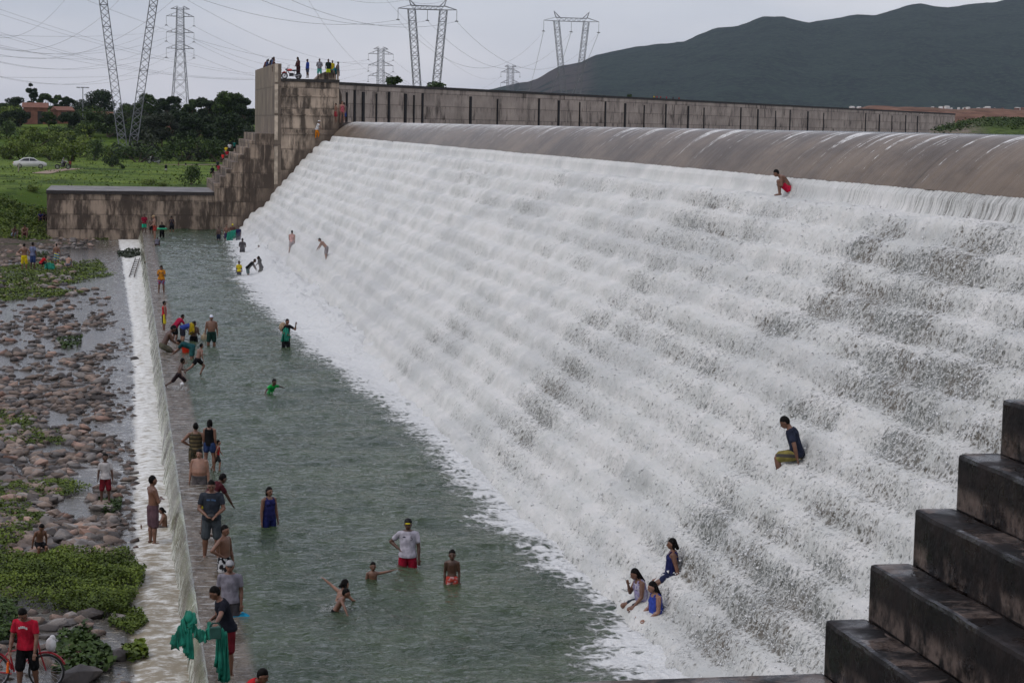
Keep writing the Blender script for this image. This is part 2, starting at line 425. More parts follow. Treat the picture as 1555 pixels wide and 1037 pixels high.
struct(mk('crest_water', np.stack([cx[B], A, ZC], -1), grid_faces(*A.shape), g.m, smooth=True, attrs={'s': tt[B], 'yy': A}))

# ---- falling water: a continuous sheet over all steps
cp = [(18.5, 8.66), (18.36, 8.5), (18.30, 8.28), (18.24, 8.14), (18.1, 8.09)]
phs = [0., 0., 0., 0., 1.]
for k, (ex, ez) in enumerate(steps):
    cp += [(ex+.08, ez+.10), (ex-.09, ez+.05), (ex-.20, ez-.09), (ex-.29, ez-.30), (ex-.36, ez-.44), (ex-.46, ez-.50)]
    phs += [1., .75, .35, .0, .0, .55]
cp += [(9.7, -.12), (9.2, -.35)]; phs += [.9, 1.]
cp = np.array(cp); seg = np.sqrt((np.diff(cp, axis=0)**2).sum(1)); L = np.concatenate([[0], np.cumsum(seg)])
NS = 330
tt = np.linspace(0, L[-1], NS); cx = np.interp(tt, L, cp[:, 0]); cz = np.interp(tt, L, cp[:, 1]); ph_ = np.interp(tt, L, phs)
A, B = np.meshgrid(SY, np.arange(NS), indexing='ij'); S = tt[B]
nx = np.gradient(cz, tt); nzv = -np.gradient(cx, tt); nx, nzv = nx, nzv      # outward (left and up)
nx, nzv = np.gradient(cz, tt), -np.gradient(cx, tt)
on = np.stack([-np.abs(nx), np.abs(nzv)], -1); ksm = np.ones(17)/17
on = np.stack([np.convolve(np.pad(on[:, i], 8, mode='edge'), ksm, 'valid') for i in (0, 1)], -1)
on /= np.linalg.norm(on, axis=1)[:, None]
first = sst(.4, 1.4, S)
near = sst(95, 35, A)
lump = fbm(A*.55+.0, S*.75, 0, 3, 31)                 # big surges
mid = fbm(A*2.3, S*1.3, 0, 3, 41)
big = fbm(A*.13+S*.10, S*.33, 0, 4, 37)
sm = fbm(A*7, S*4.2, 0, 4, 51, .62)
rid = 1-np.abs(fbm(A*4.2+2*mid, S*2.4+.6*lump, 0, 3, 61))*2
disp = ((.15+.06*(1-near))*lump+.22*big*(1-.6*near)+.085*mid*(.25+.75*near)+(.040*sm+.022*rid)*(.35+.65*near))*(.12+.88*first)
disp = disp+.05*first
disp = disp + .03*(1-first)*fbm(A*9, S*.6, 0, 3, 71)
disp = np.maximum(disp, -.045)*sst(L[-1], L[-1]-.5, S)**.5
XW = cx[B]+on[B, 0]*disp; ZW = cz[B]+on[B, 1]*disp
# gap density: big where water is thin
gap = .55*fbm(A*.16+3, S*.28, 0, 3, 81)+.40*fbm(A*.55, S*.6, 0, 3, 82)-.40*lump
gap = gap + .46*(1-ph_[B]) - .28 - .42*sst(50, 110, A) - .08*sst(30, 46, A)
thin = np.zeros_like(A)
for px_, py_, ra, rs, am in ((1345, 368, .9, .5, .75), (1430, 392, 1.6, .45, .75), (1500, 385, 1.3, .55, .7), (1550, 330, 2., .4, .5), (1345, 440, 1.0, .35, .65), (1290, 470, 1.5, .5, .3), (1440, 480, 1.6, .4, .5),
    (1210, 490, .9, .35, .6), (1400, 545, 1.4, .5, .55), (1375, 590, 1.2, .5, .4), (1240, 605, 1., .4, .45), (1390, 660, 1., .5, .6), (1510, 560, 1.3, .6, .4), (1130, 765, 1.1, .4, .65), (1160, 700, 1., .5, .3), (1000, 545, 1.6, .5, .4),
    (1050, 500, 1.5, .5, .35), (1090, 345, 2.2, .35, .5), (1160, 320, 1.6, .3, .5), (1020, 365, 2., .4, .35), (1110, 820, 1., .5, .35), (1230, 860, .9, .5, .35), (735, 262, 5., .35, .75), (745, 300, 4., .4, .6), (700, 345, 4., .5, .35), (820, 300, 3., .4, .45), (840, 430, 2.5, .5, .35), (900, 480, 2., .5, .3), (560, 385, 5., .7, .3), (1300, 760, 1., .6, .3), (1180, 950, 1., .6, .35), (1280, 700, 1., .4, .3)):
    d_ = ray(px_, py_); zz_ = -d_[2]/d_[0]; Xq = 19.8/(1+.95*zz_); Yq = d_[1]/d_[0]*Xq; Zq = 10-zz_*Xq
    Sq = .62+(8.55-Zq)*(L[-1]-.62)/8.9
    thin += am*np.exp(-((A-Yq)/ra)**2-((S-Sq)/rs)**2)
gap = gap+thin - .25*np.exp(-((S-L[-1])/1.2)**2)
gap = np.minimum(gap, .62)
gap = np.where(S < .62, .14*fbm(A*.4, 0*S, 0, 3, 83)-.22+.50*sst(70, 30, A), gap)
g = N('falling_water'); s_ = g.attr('s'); yy = g.attr('yy'); gp = g.attr('gap'); ph = g.attr('ph')
fl = g.comb(yy, g.math('MULTIPLY', s_, .9), 0.)
p3 = g.map(g.pos(), (1., 1., .8)); dis = g.noise(p3, 3.2, 4, .65, 0., True)
fd = g.n('ShaderNodeVectorMath', operation='MULTIPLY_ADD'); g.l(dis, fd.inputs[0]); fd.inputs[1].default_value = (.22,)*3; g.l(p3, fd.inputs[2]); fd = fd.outputs[0]
v1 = g.voro(fd, 5.5); v2 = g.voro(fd, 12.); nn = g.noise(p3, 8., 6, .75)
nh = g.noise(p3, 22., 4, .75)
streak = g.noise(g.comb(g.math('MULTIPLY', yy, 11.), g.math('MULTIPLY', s_, .8), 0.), 1., 5, .7)
isf = g.mr(s_, .75, .6)
lace = g.math('ADD', g.math('MULTIPLY', v1, 1.7), g.math('MULTIPLY', v2, 1.9))
lace = g.math('ADD', lace, g.math('MULTIPLY', g.math('SUBTRACT', nn, .5), 2.2))
lace = g.math('ADD', lace, g.math('MULTIPLY', g.math('SUBTRACT', nh, .5), 1.0))
strk = g.math('MULTIPLY', g.math('SUBTRACT', streak, .36), 2.2)
lace = g.math('ADD', g.math('MULTIPLY', lace, g.math('SUBTRACT', 1., isf)), g.math('MULTIPLY', strk, isf))
tot = g.math('ADD', lace, g.math('MULTIPLY', gp, 1.25))
veil = g.mr(tot, g.math('ADD', .30, g.math('MULTIPLY', isf, -.1)), g.math('ADD', 1.20, g.math('MULTIPLY', isf, -.45)))
hole = g.mr(tot, g.math('ADD', .86, g.math('MULTIPLY', isf, -.30)), g.math('ADD', 1.62, g.math('MULTIPLY', isf, -.65)))
bign = g.noise(g.comb(g.math('MULTIPLY', yy, .16), g.math('MULTIPLY', s_, .42), 0.), 1., 5, .62)
white = g.mix(g.mr(g.noise(fl, .8, 4), .3, .7), (.565, .575, .55), (.67, .665, .64))
white = g.mix(g.math('MULTIPLY', g.mr(bign, .47, .62), .45), white, (.42, .435, .43))
veilc = g.mix(g.mr(nh, .4, .62), (.28, .285, .27), (.50, .51, .49))
under = g.mix(g.mr(g.noise(fl, .5, 3), .38, .62), (.10, .082, .058), (.12, .128, .115))
colr = g.mix(g.math('MULTIPLY', hole, .9), g.mix(g.math('MULTIPLY', veil, .75), white, veilc), under)
g.set(colr, g.mix(hole, (.7,)*3, (.3,)*3), .25)
g.bump(g.math('ADD', g.math('MULTIPLY', hole, -.6), g.math('ADD', g.math('MULTIPLY', nn, 1.), g.math('MULTIPLY', nh, .6))), .6, .05)
wf = struct(mk('waterfall', np.stack([XW, A, ZW], -1), grid_faces(*A.shape), g.m, smooth=True,
       attrs={'s': S, 'yy': A, 'gap': gap, 'ph': ph_[B]}))
WX, WZ, WS = XW, ZW, S

def water_z(X, Y):
    """surface of the falling water above a point of the dam"""
    i = int(np.clip(np.searchsorted(SY, Y), 0, len(SY)-1)); row = WX[i]; j = int(np.argmin(np.abs(row-X)))
    return float(WZ[i, j])

# ---- spray: droplets thrown off the step edges (uncountable)
rng = np.random.default_rng(5)
def droplets(n, ymin, ymax, seed):
    rg = np.random.default_rng(seed)
    Yd = ymin*(ymax/ymin)**rg.random(n)
    iy = np.clip(np.searchsorted(SY, Yd), 0, len(SY)-1); js = rg.integers(24, NS-1, n)
    keep = (rg.random(n) < .25+.9*np.clip(gap[iy, js]+.2, 0, 1))
    iy, js, Yd = iy[keep], js[keep], Yd[keep]; n = len(iy)
    off = np.abs(rg.normal(0, .05, n))+.004
    C = np.stack([WX[iy, js]+on[js, 0]*off, SY[iy]+rg.normal(0, .02, n), WZ[iy, js]+on[js, 1]*off], -1)
    r = rg.gamma(3, .0030, n)+.003
    T = np.array([(1, 1, 1), (-1, -1, 1), (-1, 1, -1), (1, -1, -1)], float)/1.3
    q = rg.normal(size=(n, 3)); q /= np.linalg.norm(q, axis=1)[:, None]
    e1 = np.cross(q, (0.3, .5, .81)); e1 /= np.linalg.norm(e1, axis=1)[:, None]; e2 = np.cross(q, e1)
    V = C[:, None, :]+r[:, None, None]*(T[None, :, 0:1]*e1[:, None]+T[None, :, 1:2]*e2[:, None]+T[None, :, 2:3]*q[:, None]*1.5)
    b = np.arange(n)[:, None]*4
    F = np.concatenate([b+np.array(f) for f in ((0, 1, 2), (0, 3, 1), (0, 2, 3), (1, 3, 2))])
    return V.reshape(-1, 3), F
V, F = droplets(60000, 22, 60, 3)
m_drop = flat('white_droplets', (.68, .69, .68), .5, .03)
tag(mk('spray', V, F, m_drop), 'fine white droplets thrown up over the spillway steps', 'spray', kind='stuff')

# ================================================================== POOL below the spillway
def toe_x(Y):
    """where solid foam begins on the pool"""
    return np.interp(Y, [20, 30, 35.6, 37.5, 39, 42, 44.5, 50, 65, 80, 105, 125, 150, 182], [9.2, 9.4, 9.6, 10.3, 10.75, 10.75, 10.3, 10.2, 10.2, 9.3, 8.1, 8.0, 9.0, 10.0])
PY = [20.]
while PY[-1] < YF-.05: PY.append(PY[-1]*1.0016)
PY = np.array(PY); PY[-1] = YF
PXn = 330
A, Bv = np.meshgrid(PY, np.linspace(0, 1, PXn), indexing='ij')
X0 = 1.40; XP = X0+(11.2-X0)*Bv
wv = np.sin(XP*1.9+A*1.1+2*fbm(A*.2, XP*.3, 0, 2, 5))
Hh = .016*wv+.110*fbm(XP*.75, A*1.2, 0, 4, 12)+.055*(1-np.abs(fbm(XP*2.4, A*1.6, 0, 3, 14)))
edge = toe_x(A)+.55*fbm(A*.35, XP*.2, 0, 4, 19)
foam = (XP-edge)
mound = sst(-.1, 1.6, foam)*(.22+.25*sst(60, 110, A))
HZ = Hh*(sst(0, .6, XP-2.2)*.85+.15)+mound*(1+.9*fbm(XP*1.3, A*1.1, 0, 4, 23))+sst(-.3, .6, foam)*.05*fbm(XP*4, A*4, 0, 3, 24)
HZ = HZ*sst(0, .1, XP-X0)-.0*XP
g = N('pool_water'); fm = g.attr('foam'); xx = g.attr('xx'); yy = g.attr('yy'); p = g.pos()
pl = g.comb(xx, yy, 0.)
deep = g.mix(g.mr(g.noise(pl, .35, 4), .35, .65), (.028, .048, .024), (.052, .076, .038))
sill = g.mix(g.mr(g.noise(g.map(pl, (1.6, .5, 1)), 1.6, 5, .7), .35, .65), (.07, .052, .032), (.20, .17, .135))
c = g.mix(g.mr(xx, 2.40, 2.15), deep, sill)
a1 = g.noise(g.map(pl, (.7, 1.0, 1)), 2.4, 6, .72, .8); a2 = g.voro(g.map(pl, (1, .6, 1)), 4.2); a3 = g.noise(g.map(pl, (1, .45, 1)), 9., 4, .7)
fr = g.math('ADD', g.math('MULTIPLY', a1, 1.9), g.math('MULTIPLY', a3, .5))
fr = g.math('SUBTRACT', fr, g.math('MULTIPLY', a2, .8))
reach = g.math('ADD', g.mr(fm, -2.0, .15, 0., 1.1, False), g.mr(yy, 60., 150., 0., .07))
foamk = g.mr(g.math('ADD', fr, g.math('MULTIPLY', reach, .95)), 1.38, 1.75)
caps = g.mr(g.noise(g.map(pl, (1, .4, 1)), 3.3, 5, .72, .3), .665, .74, 0., .5)
foamk = g.math('MAXIMUM', foamk, g.math('MULTIPLY', caps, g.mr(xx, 2.6, 4.)))
foamk = g.math('MAXIMUM', foamk, g.mr(fm, -.1, .5))
sl = g.noise(g.comb(g.math('MULTIPLY', xx, 1.2), g.math('MULTIPLY', yy, 3.2), 0.), 1.6, 5, .7)
foamk = g.math('MAXIMUM', foamk, g.math('MULTIPLY', g.mr(sl, .50, .66, 0., .5), g.mr(xx, 2.3, 2.0)))
c = g.mix(foamk, c, (.66, .67, .66))
g.set(c, g.mix(foamk, (.10,)*3, (.7,)*3), g.mr(xx, 2.1, 2.5, .20, .24))
h = g.math('ADD', g.noise(g.map(pl, (.62, 1., 1)), 1.9, 5, .62), g.math('MULTIPLY', g.noise(g.map(pl, (.6, 1., 1)), 6., 3, .6), .4))
g.bump(g.math('ADD', h, g.math('MULTIPLY', foamk, .2)), .9, .30)
struct(mk('pool_water', np.stack([XP, A, HZ], -1), grid_faces(*A.shape), g.m, smooth=True, attrs={'foam': foam, 'xx': XP, 'yy': A}))

# the weir: a concrete sill along the pool, with the water falling over its left edge
m_sill = concrete('weir_concrete', (.22, .18, .13), (.05, .04, .03), .3, 3.)
tag(MB().box((1.40, 12, -2.2), (2.2, YF, -.07)).build('weir', m_sill, bevel=.02), 'low concrete weir sill along the left edge of the pool', 'weir')
WY = np.array(PY[::2]); K = 26
A, B = np.meshgrid(WY, np.arange(K), indexing='ij'); q = B/(K-1)
XS = 1.44-(.27+.07*fbm(A*.9, 0*A, 0, 4, 35))*q**.7; ZS = .012-.96*q**1.5
dd = .05*fbm(A*2.6, q*1.2, 0, 4, 33)*(.2+q)+.07*q*fbm(A*.7, q, 0, 2, 34)+.05*sst(.6, 1, q)*fbm(A*5, q*3, 0, 3, 36)
g = N('weir_fall'); yy = g.attr('yy'); s_ = g.attr('s')
wy = g.math('ADD', yy, g.math('MULTIPLY', g.noise(g.comb(yy, g.math('MULTIPLY', s_, 1.5), 0.), 1.7, 3), .5))
n1 = g.noise(g.comb(g.math('MULTIPLY', wy, 5.5), g.math('MULTIPLY', s_, 2.2), 0.), 1., 6, .74)
n2 = g.noise(g.comb(g.math('MULTIPLY', yy, .45), 0., 0.), 1., 4)
n1 = g.math('ADD', n1, g.math('MULTIPLY', g.math('SUBTRACT', n2, .5), .35))
k = g.mr(g.math('ADD', n1, g.math('MULTIPLY', s_, .20)), .58, .86)
c = g.mix(g.mr(n2, .38, .62), (.09, .085, .06), (.24, .26, .17))
g.set(g.mix(k, c, (.72, .73, .68)), g.mix(k, (.12,)*3, (.6,)*3), .5); g.bump(n1, .5, .04)
struct(mk('weir_fall', np.stack([XS-dd, A, ZS], -1), grid_faces(*A.shape), g.m, smooth=True, attrs={'s': q, 'yy': A}))

# river below the weir: foam apron, then clear shallows over the bed
RX = np.linspace(0, 1, 240); RY = PY[::2]
A, Bv = np.meshgrid(RY, RX, indexing='ij')
XR = -16+(1.36+16)*Bv**.55
ap = np.interp(A, [20, 40, 64, 104, 125, 150, 182], [.12, .14, .25, .36, .1, -.2, -.6])+.10*fbm(A*1.1, 0*A, 0, 4, 44)
fo = XR-ap
HR = -.93+.035*fbm(XR*2.4, A*1.4, 0, 4, 45)*sst(-1.5, .3, fo)+.03*fbm(XR*5, A*3, 0, 3, 46)*sst(-.2, .4, fo)+.05*sst(0, .5, fo)
g = N('river_water'); fm = g.attr('foam'); xx = g.attr('xx'); yy = g.attr('yy'); pl = g.comb(xx, yy, 0.)
c = g.mix(g.mr(g.noise(pl, .5, 4), .4, .6), (.06, .055, .045), (.10, .09, .075))
a1 = g.noise(g.map(pl, (1.2, 1.9, 1)), 2.2, 5, .7, .5); a3 = g.noise(g.map(pl, (1., 2.2, 1)), 7., 4, .7)
cream = g.mix(g.mr(g.math('ADD', g.noise(g.map(pl, (1, 1.5, 1)), 2.4, 5, .7), g.mr(yy, 34., 70., -.10, .06)), .36, .62), (.24, .20, .13), (.72, .72, .68))
k1 = g.mr(fm, -.12, .12)
k2 = g.math('MULTIPLY', g.mr(g.math('ADD', a1, g.math('MULTIPLY', a3, .6)), .84, .98), g.mr(fm, -3.2, .1, 0., 1.))
kk = g.math('MAXIMUM', k1, k2)
c = g.mix(kk, c, cream)
g.set(c, g.mix(kk, (.07,)*3, (.55,)*3), .5); g.bump(g.math('ADD', a1, g.math('MULTIPLY', a3, .4)), .5, .05)
struct(mk('river_water', np.stack([XR, A, HR], -1), grid_faces(*A.shape), g.m, smooth=True, attrs={'foam': fo, 'xx': XR, 'yy': A}))

# ================================================================== ABUTMENTS, TOWER, WALL
stairs = [(8.0+.52*i, 3.55+.65*(i+1)) for i in range(8)]
def stair_poly(x0, zbase, x_end, ztop=None):
    P = [(x0, zbase), (x0, 3.55), (stairs[0][0], 3.55)]
    for i, (sx, sz) in enumerate(stairs):
        P += [(sx, sz)]
        P += [(stairs[i+1][0] if i < 7 else x_end, sz)]
    return P+[(x_end, zbase)]
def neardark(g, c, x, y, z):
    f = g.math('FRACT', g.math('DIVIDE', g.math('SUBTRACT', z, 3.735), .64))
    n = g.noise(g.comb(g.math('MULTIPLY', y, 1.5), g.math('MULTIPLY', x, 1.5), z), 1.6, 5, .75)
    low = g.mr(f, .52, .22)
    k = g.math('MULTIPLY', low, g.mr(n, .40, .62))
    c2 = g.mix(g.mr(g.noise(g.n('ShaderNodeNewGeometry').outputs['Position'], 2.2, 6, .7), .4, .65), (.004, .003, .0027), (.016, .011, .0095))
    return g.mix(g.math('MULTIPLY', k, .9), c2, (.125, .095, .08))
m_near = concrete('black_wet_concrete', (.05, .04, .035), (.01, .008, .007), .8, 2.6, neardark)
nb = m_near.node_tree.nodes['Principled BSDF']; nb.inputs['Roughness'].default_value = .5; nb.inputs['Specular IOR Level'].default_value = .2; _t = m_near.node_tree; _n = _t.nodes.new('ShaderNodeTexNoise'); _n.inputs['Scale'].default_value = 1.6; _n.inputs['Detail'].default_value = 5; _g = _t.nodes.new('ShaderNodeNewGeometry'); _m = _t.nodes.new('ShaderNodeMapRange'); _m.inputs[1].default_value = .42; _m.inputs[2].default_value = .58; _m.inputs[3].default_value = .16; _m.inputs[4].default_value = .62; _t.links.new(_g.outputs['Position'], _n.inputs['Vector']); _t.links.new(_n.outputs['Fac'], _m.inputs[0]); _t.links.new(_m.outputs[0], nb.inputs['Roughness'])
ns = MB()
ns.prism([(-7, -2), (-7, 3.735), (7.95, 3.735), (7.95, -2)], 9.0, YN)
ab = empty('abutment', (8.0, YN, -2), 0, 'dark wet stepped concrete abutment in the near right corner', 'abutment')
o = ns.build('low_wall', m_near, ab, bevel=.03); o.location = (-8.0, -YN, 2)
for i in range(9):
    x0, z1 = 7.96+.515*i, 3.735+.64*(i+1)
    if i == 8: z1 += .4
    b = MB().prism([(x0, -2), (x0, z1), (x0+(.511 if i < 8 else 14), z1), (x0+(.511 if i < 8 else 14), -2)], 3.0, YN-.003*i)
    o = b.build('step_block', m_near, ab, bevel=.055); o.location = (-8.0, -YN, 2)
    # worn, uneven arrises
    bm = bmesh.new(); bm.from_mesh(o.data)
    le = [e for e in bm.edges if abs(e.verts[0].co.y-e.verts[1].co.y) > 4]
    bmesh.ops.subdivide_edges(bm, edges=le, cuts=130, use_grid_fill=True)
    bmesh.ops.triangulate(bm, faces=[f for f in bm.faces if len(f.verts) > 4])
    for v in bm.verts:
        q = v.co; t_ = .019*float(fbm(q.y*2.3+i*9, q.z*1.5, q.x*1.5, 4, 70+i)); v.co = (q.x+t_, q.y, q.z+.8*t_ if q.z > z1-.3 else q.z)
    bm.to_mesh(o.data); bm.free()

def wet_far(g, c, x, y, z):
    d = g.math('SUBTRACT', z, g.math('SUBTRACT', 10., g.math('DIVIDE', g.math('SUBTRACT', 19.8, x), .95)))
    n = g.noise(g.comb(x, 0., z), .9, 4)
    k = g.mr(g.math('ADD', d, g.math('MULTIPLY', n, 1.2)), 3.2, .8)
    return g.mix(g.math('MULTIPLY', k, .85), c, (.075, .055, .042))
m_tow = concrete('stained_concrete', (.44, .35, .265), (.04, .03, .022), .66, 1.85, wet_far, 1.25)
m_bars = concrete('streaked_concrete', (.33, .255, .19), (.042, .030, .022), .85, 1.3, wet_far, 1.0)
m_side = concrete('side_concrete', (.19, .15, .115), (.08, .06, .045), .2, 2.6)
fa = empty('stepped_wall', (7.9, YF, -2), 0, 'weathered stepped concrete wall below the tower at the far end', 'wall')
off = (-7.9, -YF, 2)
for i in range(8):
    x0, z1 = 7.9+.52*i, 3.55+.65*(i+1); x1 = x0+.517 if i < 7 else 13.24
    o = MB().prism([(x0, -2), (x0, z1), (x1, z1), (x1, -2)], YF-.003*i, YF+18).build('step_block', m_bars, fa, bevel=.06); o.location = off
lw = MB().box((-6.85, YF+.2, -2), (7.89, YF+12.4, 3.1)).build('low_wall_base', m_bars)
lwt = empty('low_wall', (0, YF, -2), 0, 'long low stained concrete wall with a wet flat top at the far end of the pool', 'wall')
lw.parent = lwt; lw.location = (0, -YF, 2); lw.name = 'wall_face'
m_cope = flat('wet_coping', (.14, .125, .115), .45, .5, .8, .12); m_lip = flat('black_lip', (.025, .02, .018), .6)
o = MB().box((-6.9, YF+.10, 3.1), (7.89, YF+12.5, 3.40)).build('coping', m_lip, lwt); o.location = (0, -YF, 2)
o = MB().box((-6.9, YF+.12, 3.404), (7.89, YF+12.48, 3.42)).build('wall_top', m_cope, lwt); o.location = (0, -YF, 2)

tw = empty('dam_tower', (13.24, YF, -2), 0, 'tall stained concrete end tower with people on its deck', 'tower')
off = (-13.24, -YF, 2)
def tp(b, nm, mat, bev=0):
    o = b.build(nm, mat, tw, bevel=bev); o.location = off; return o
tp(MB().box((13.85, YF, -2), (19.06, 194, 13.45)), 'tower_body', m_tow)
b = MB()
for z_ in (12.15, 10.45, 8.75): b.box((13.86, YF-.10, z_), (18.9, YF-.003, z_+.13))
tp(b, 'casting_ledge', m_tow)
tp(MB().box((13.80, YF-.12, 13.45), (19.10, 194, 13.72)), 'deck_slab', flat('black_stained_slab', (.03, .026, .022), .8))
V = [(13.24, YF-.05, -2), (13.85, YF-.05, -2), (13.85, 209.5, -2), (13.24, 209.5, -2), (13.24, YF-.05, 15.05), (13.85, YF-.05, 15.05), (13.85, 209.5, float(at(387, 107, Y=209.5)[2])), (13.24, 209.5, float(at(387, 107, Y=209.5)[2]))]
tp(MB().add(V, [(0,3,2,1),(4,5,6,7),(0,1,5,4),(1,2,6,5),(2,3,7,6),(3,0,4,7)]), 'side_parapet', m_side, .04)
b = MB()
for z0, z1 in ((13.4, 15.0), (10.6, 13.2), (8.2, 10.4), (4.2, 7.6)): b.box((13.24, YF-.09, z0), (13.55, YF-.054, z1))
tp(b, 'pale_pilaster', flat('pale_render', (.42, .35, .27), .8, .3, 2.))
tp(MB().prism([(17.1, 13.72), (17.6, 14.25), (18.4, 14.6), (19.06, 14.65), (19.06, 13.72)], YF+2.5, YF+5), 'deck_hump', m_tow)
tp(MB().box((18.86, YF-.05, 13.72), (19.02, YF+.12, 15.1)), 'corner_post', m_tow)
# curved guide wall between tower and crest
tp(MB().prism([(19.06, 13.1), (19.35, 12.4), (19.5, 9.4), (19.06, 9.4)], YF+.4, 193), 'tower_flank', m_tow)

# reservoir wall: a straight level wall running away to the right
P0 = np.array([19.9, 190.8]); P1 = np.array([157.0, 363.0]); dW = (P1-P0)/np.linalg.norm(P1-P0); nW = np.array([dW[1], -dW[0]])
LW = np.linalg.norm(P1-P0)
rw = empty('reservoir_wall', (P0[0], P0[1], 7), atan(dW[1]/dW[0]), 'long grey concrete wall with dark vertical joints beyond the crest', 'wall')
m_rw = concrete('reservoir_wall_concrete', (.40, .33, .27), (.07, .052, .04), .30, 1.3, None, .8)
rw_o = MB().box((0, 0, 0), (LW, .7, 6.45)).build('wall_body', m_rw, rw)
MB().box((0, -.08, 6.45), (LW, .78, 6.70)).build('wall_coping', flat('black_coping', (.028, .024, .02), .8, .4), rw)
m_j = flat('black_joint', (.014, .012, .012), .9)
jp = [526,538,551,571,590,615,628,641,714,755,818,848,880,919,949,978,1011,1045,1069,1125,1151,1178,1200,1227,1251,1315,1336,1355,1376,1394]
for k_, q in enumerate(jp):
    d_ = ray(q, 160); m_ = d_[0]/d_[1]
    # intersection with the wall line
    t_ = (m_*P0[1]-P0[0])/(dW[0]-m_*dW[1])
    wd = (.10, .16, .22)[(k_*7) % 3]
    MB().box((t_-wd, -.10, 0), (t_+wd, .02, 5.75+.12*((k_*5) % 3))).build('joint', m_j, rw)

# ---- drifting mist over the lower falls at the far half
ym = np.linspace(52, 180, 90); K = 14; rings = []
for y_ in ym:
    a_ = float(sst(52, 75, y_)*sst(181, 165, y_)); xt = float(toe_x(y_)); up = 5.2*a_*(.75+.35*float(fbm(y_*.05, 0, 0, 3, 91)))+.05; outw = 1.7*a_*(.8+.5*float(fbm(y_*.09, 3, 0, 3, 92)))+.05
    ring = [(xt-outw, y_, -.15), (11.6+up*.95, y_, -.3+up*1.0-.6)]
    top = []
    for t in np.linspace(0, 1, K-1)[1:]:
        x_ = 11.6+up*.95+(xt-outw-11.6-up*.95)*t; z_ = (up-.9)*(1-t)+(-.15)*t+a_*1.5*sin(pi*t)**.7*(.75+.5*float(fbm(y_*.22, t*2, 0, 3, 93)))
        top.append((x_, y_, z_))
    rings.append(ring+top[:-1])
mm_ = N('drifting_mist'); mm_.t.nodes.remove(mm_.b); pv = mm_.n('ShaderNodeVolumePrincipled'); pv.inputs['Color'].default_value = (1, 1, 1, 1); pv.inputs['Density'].default_value = .02; mm_.l(pv.outputs[0], mm_.o.inputs['Volume'])
MIST = MB().loft(rings).build('mist', mm_.m); tag(MIST, 'white mist drifting off the foot of the far half of the falls', 'mist', kind='stuff')

# ================================================================== AIR
HAZE = 4.2e-5
hz = N('haze_air'); hz.t.nodes.remove(hz.b)
pv = hz.n('ShaderNodeVolumePrincipled'); pv.inputs['Color'].default_value = (.74, .87, 1., 1); pv.inputs['Density'].default_value = HAZE
hz.l(pv.outputs[0], hz.o.inputs['Volume'])
tag(MB().box((-5200, -30, -80), (6800, 9400, 720)).build('haze', hz.m), 'pale damp air lying over the whole valley', 'haze', kind='stuff')
# ================================================================== VEGETATION
random.seed(11)
def leafset(C, size, rg, up=.35, k=1.0):
    """quads of leaf-sprays centred on C, each turned its own way"""
    n = len(C); q = rg.normal(size=(n, 3)); q[:, 2] = np.abs(q[:, 2])+up; q /= np.linalg.norm(q, axis=1)[:, None]
    e1 = np.cross(q, rg.normal(size=(n, 3))); e1 /= np.linalg.norm(e1, axis=1)[:, None]; e2 = np.cross(q, e1)
    s = (size*(.55+.9*rg.random(n)))[:, None]
    P = [C-e1*s-e2*s*.15*k, C+e2*s*.55*k, C+e1*s+e2*s*.1*k, C-e2*s*.6*k]
    V = np.stack(P, 1)+rg.normal(size=(n, 4, 3))*s[:, None]*.12
    return V.reshape(-1, 3), np.arange(n*4).reshape(n, 4)
def leafmat(name, c1, c2, c3=None, sc_=.8):
    g = N(name); p = g.pos(); t = g.attr('tint')
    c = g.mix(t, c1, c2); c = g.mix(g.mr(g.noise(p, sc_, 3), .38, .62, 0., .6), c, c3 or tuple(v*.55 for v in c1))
    g.set(c, .6, .2); return g.m
LM = [leafmat('dark_foliage', (.012, .026, .009), (.034, .058, .016)), leafmat('mid_foliage', (.022, .045, .010), (.065, .105, .022)),
      leafmat('bright_foliage', (.045, .078, .010), (.155, .205, .024)), leafmat('dull_foliage', (.022, .032, .018), (.05, .062, .032))]
m_bark = flat('bark', (.10, .075, .055), .9, .3, 2.); m_palebark = flat('pale_bark', (.30, .26, .21), .85, .2, 2.)
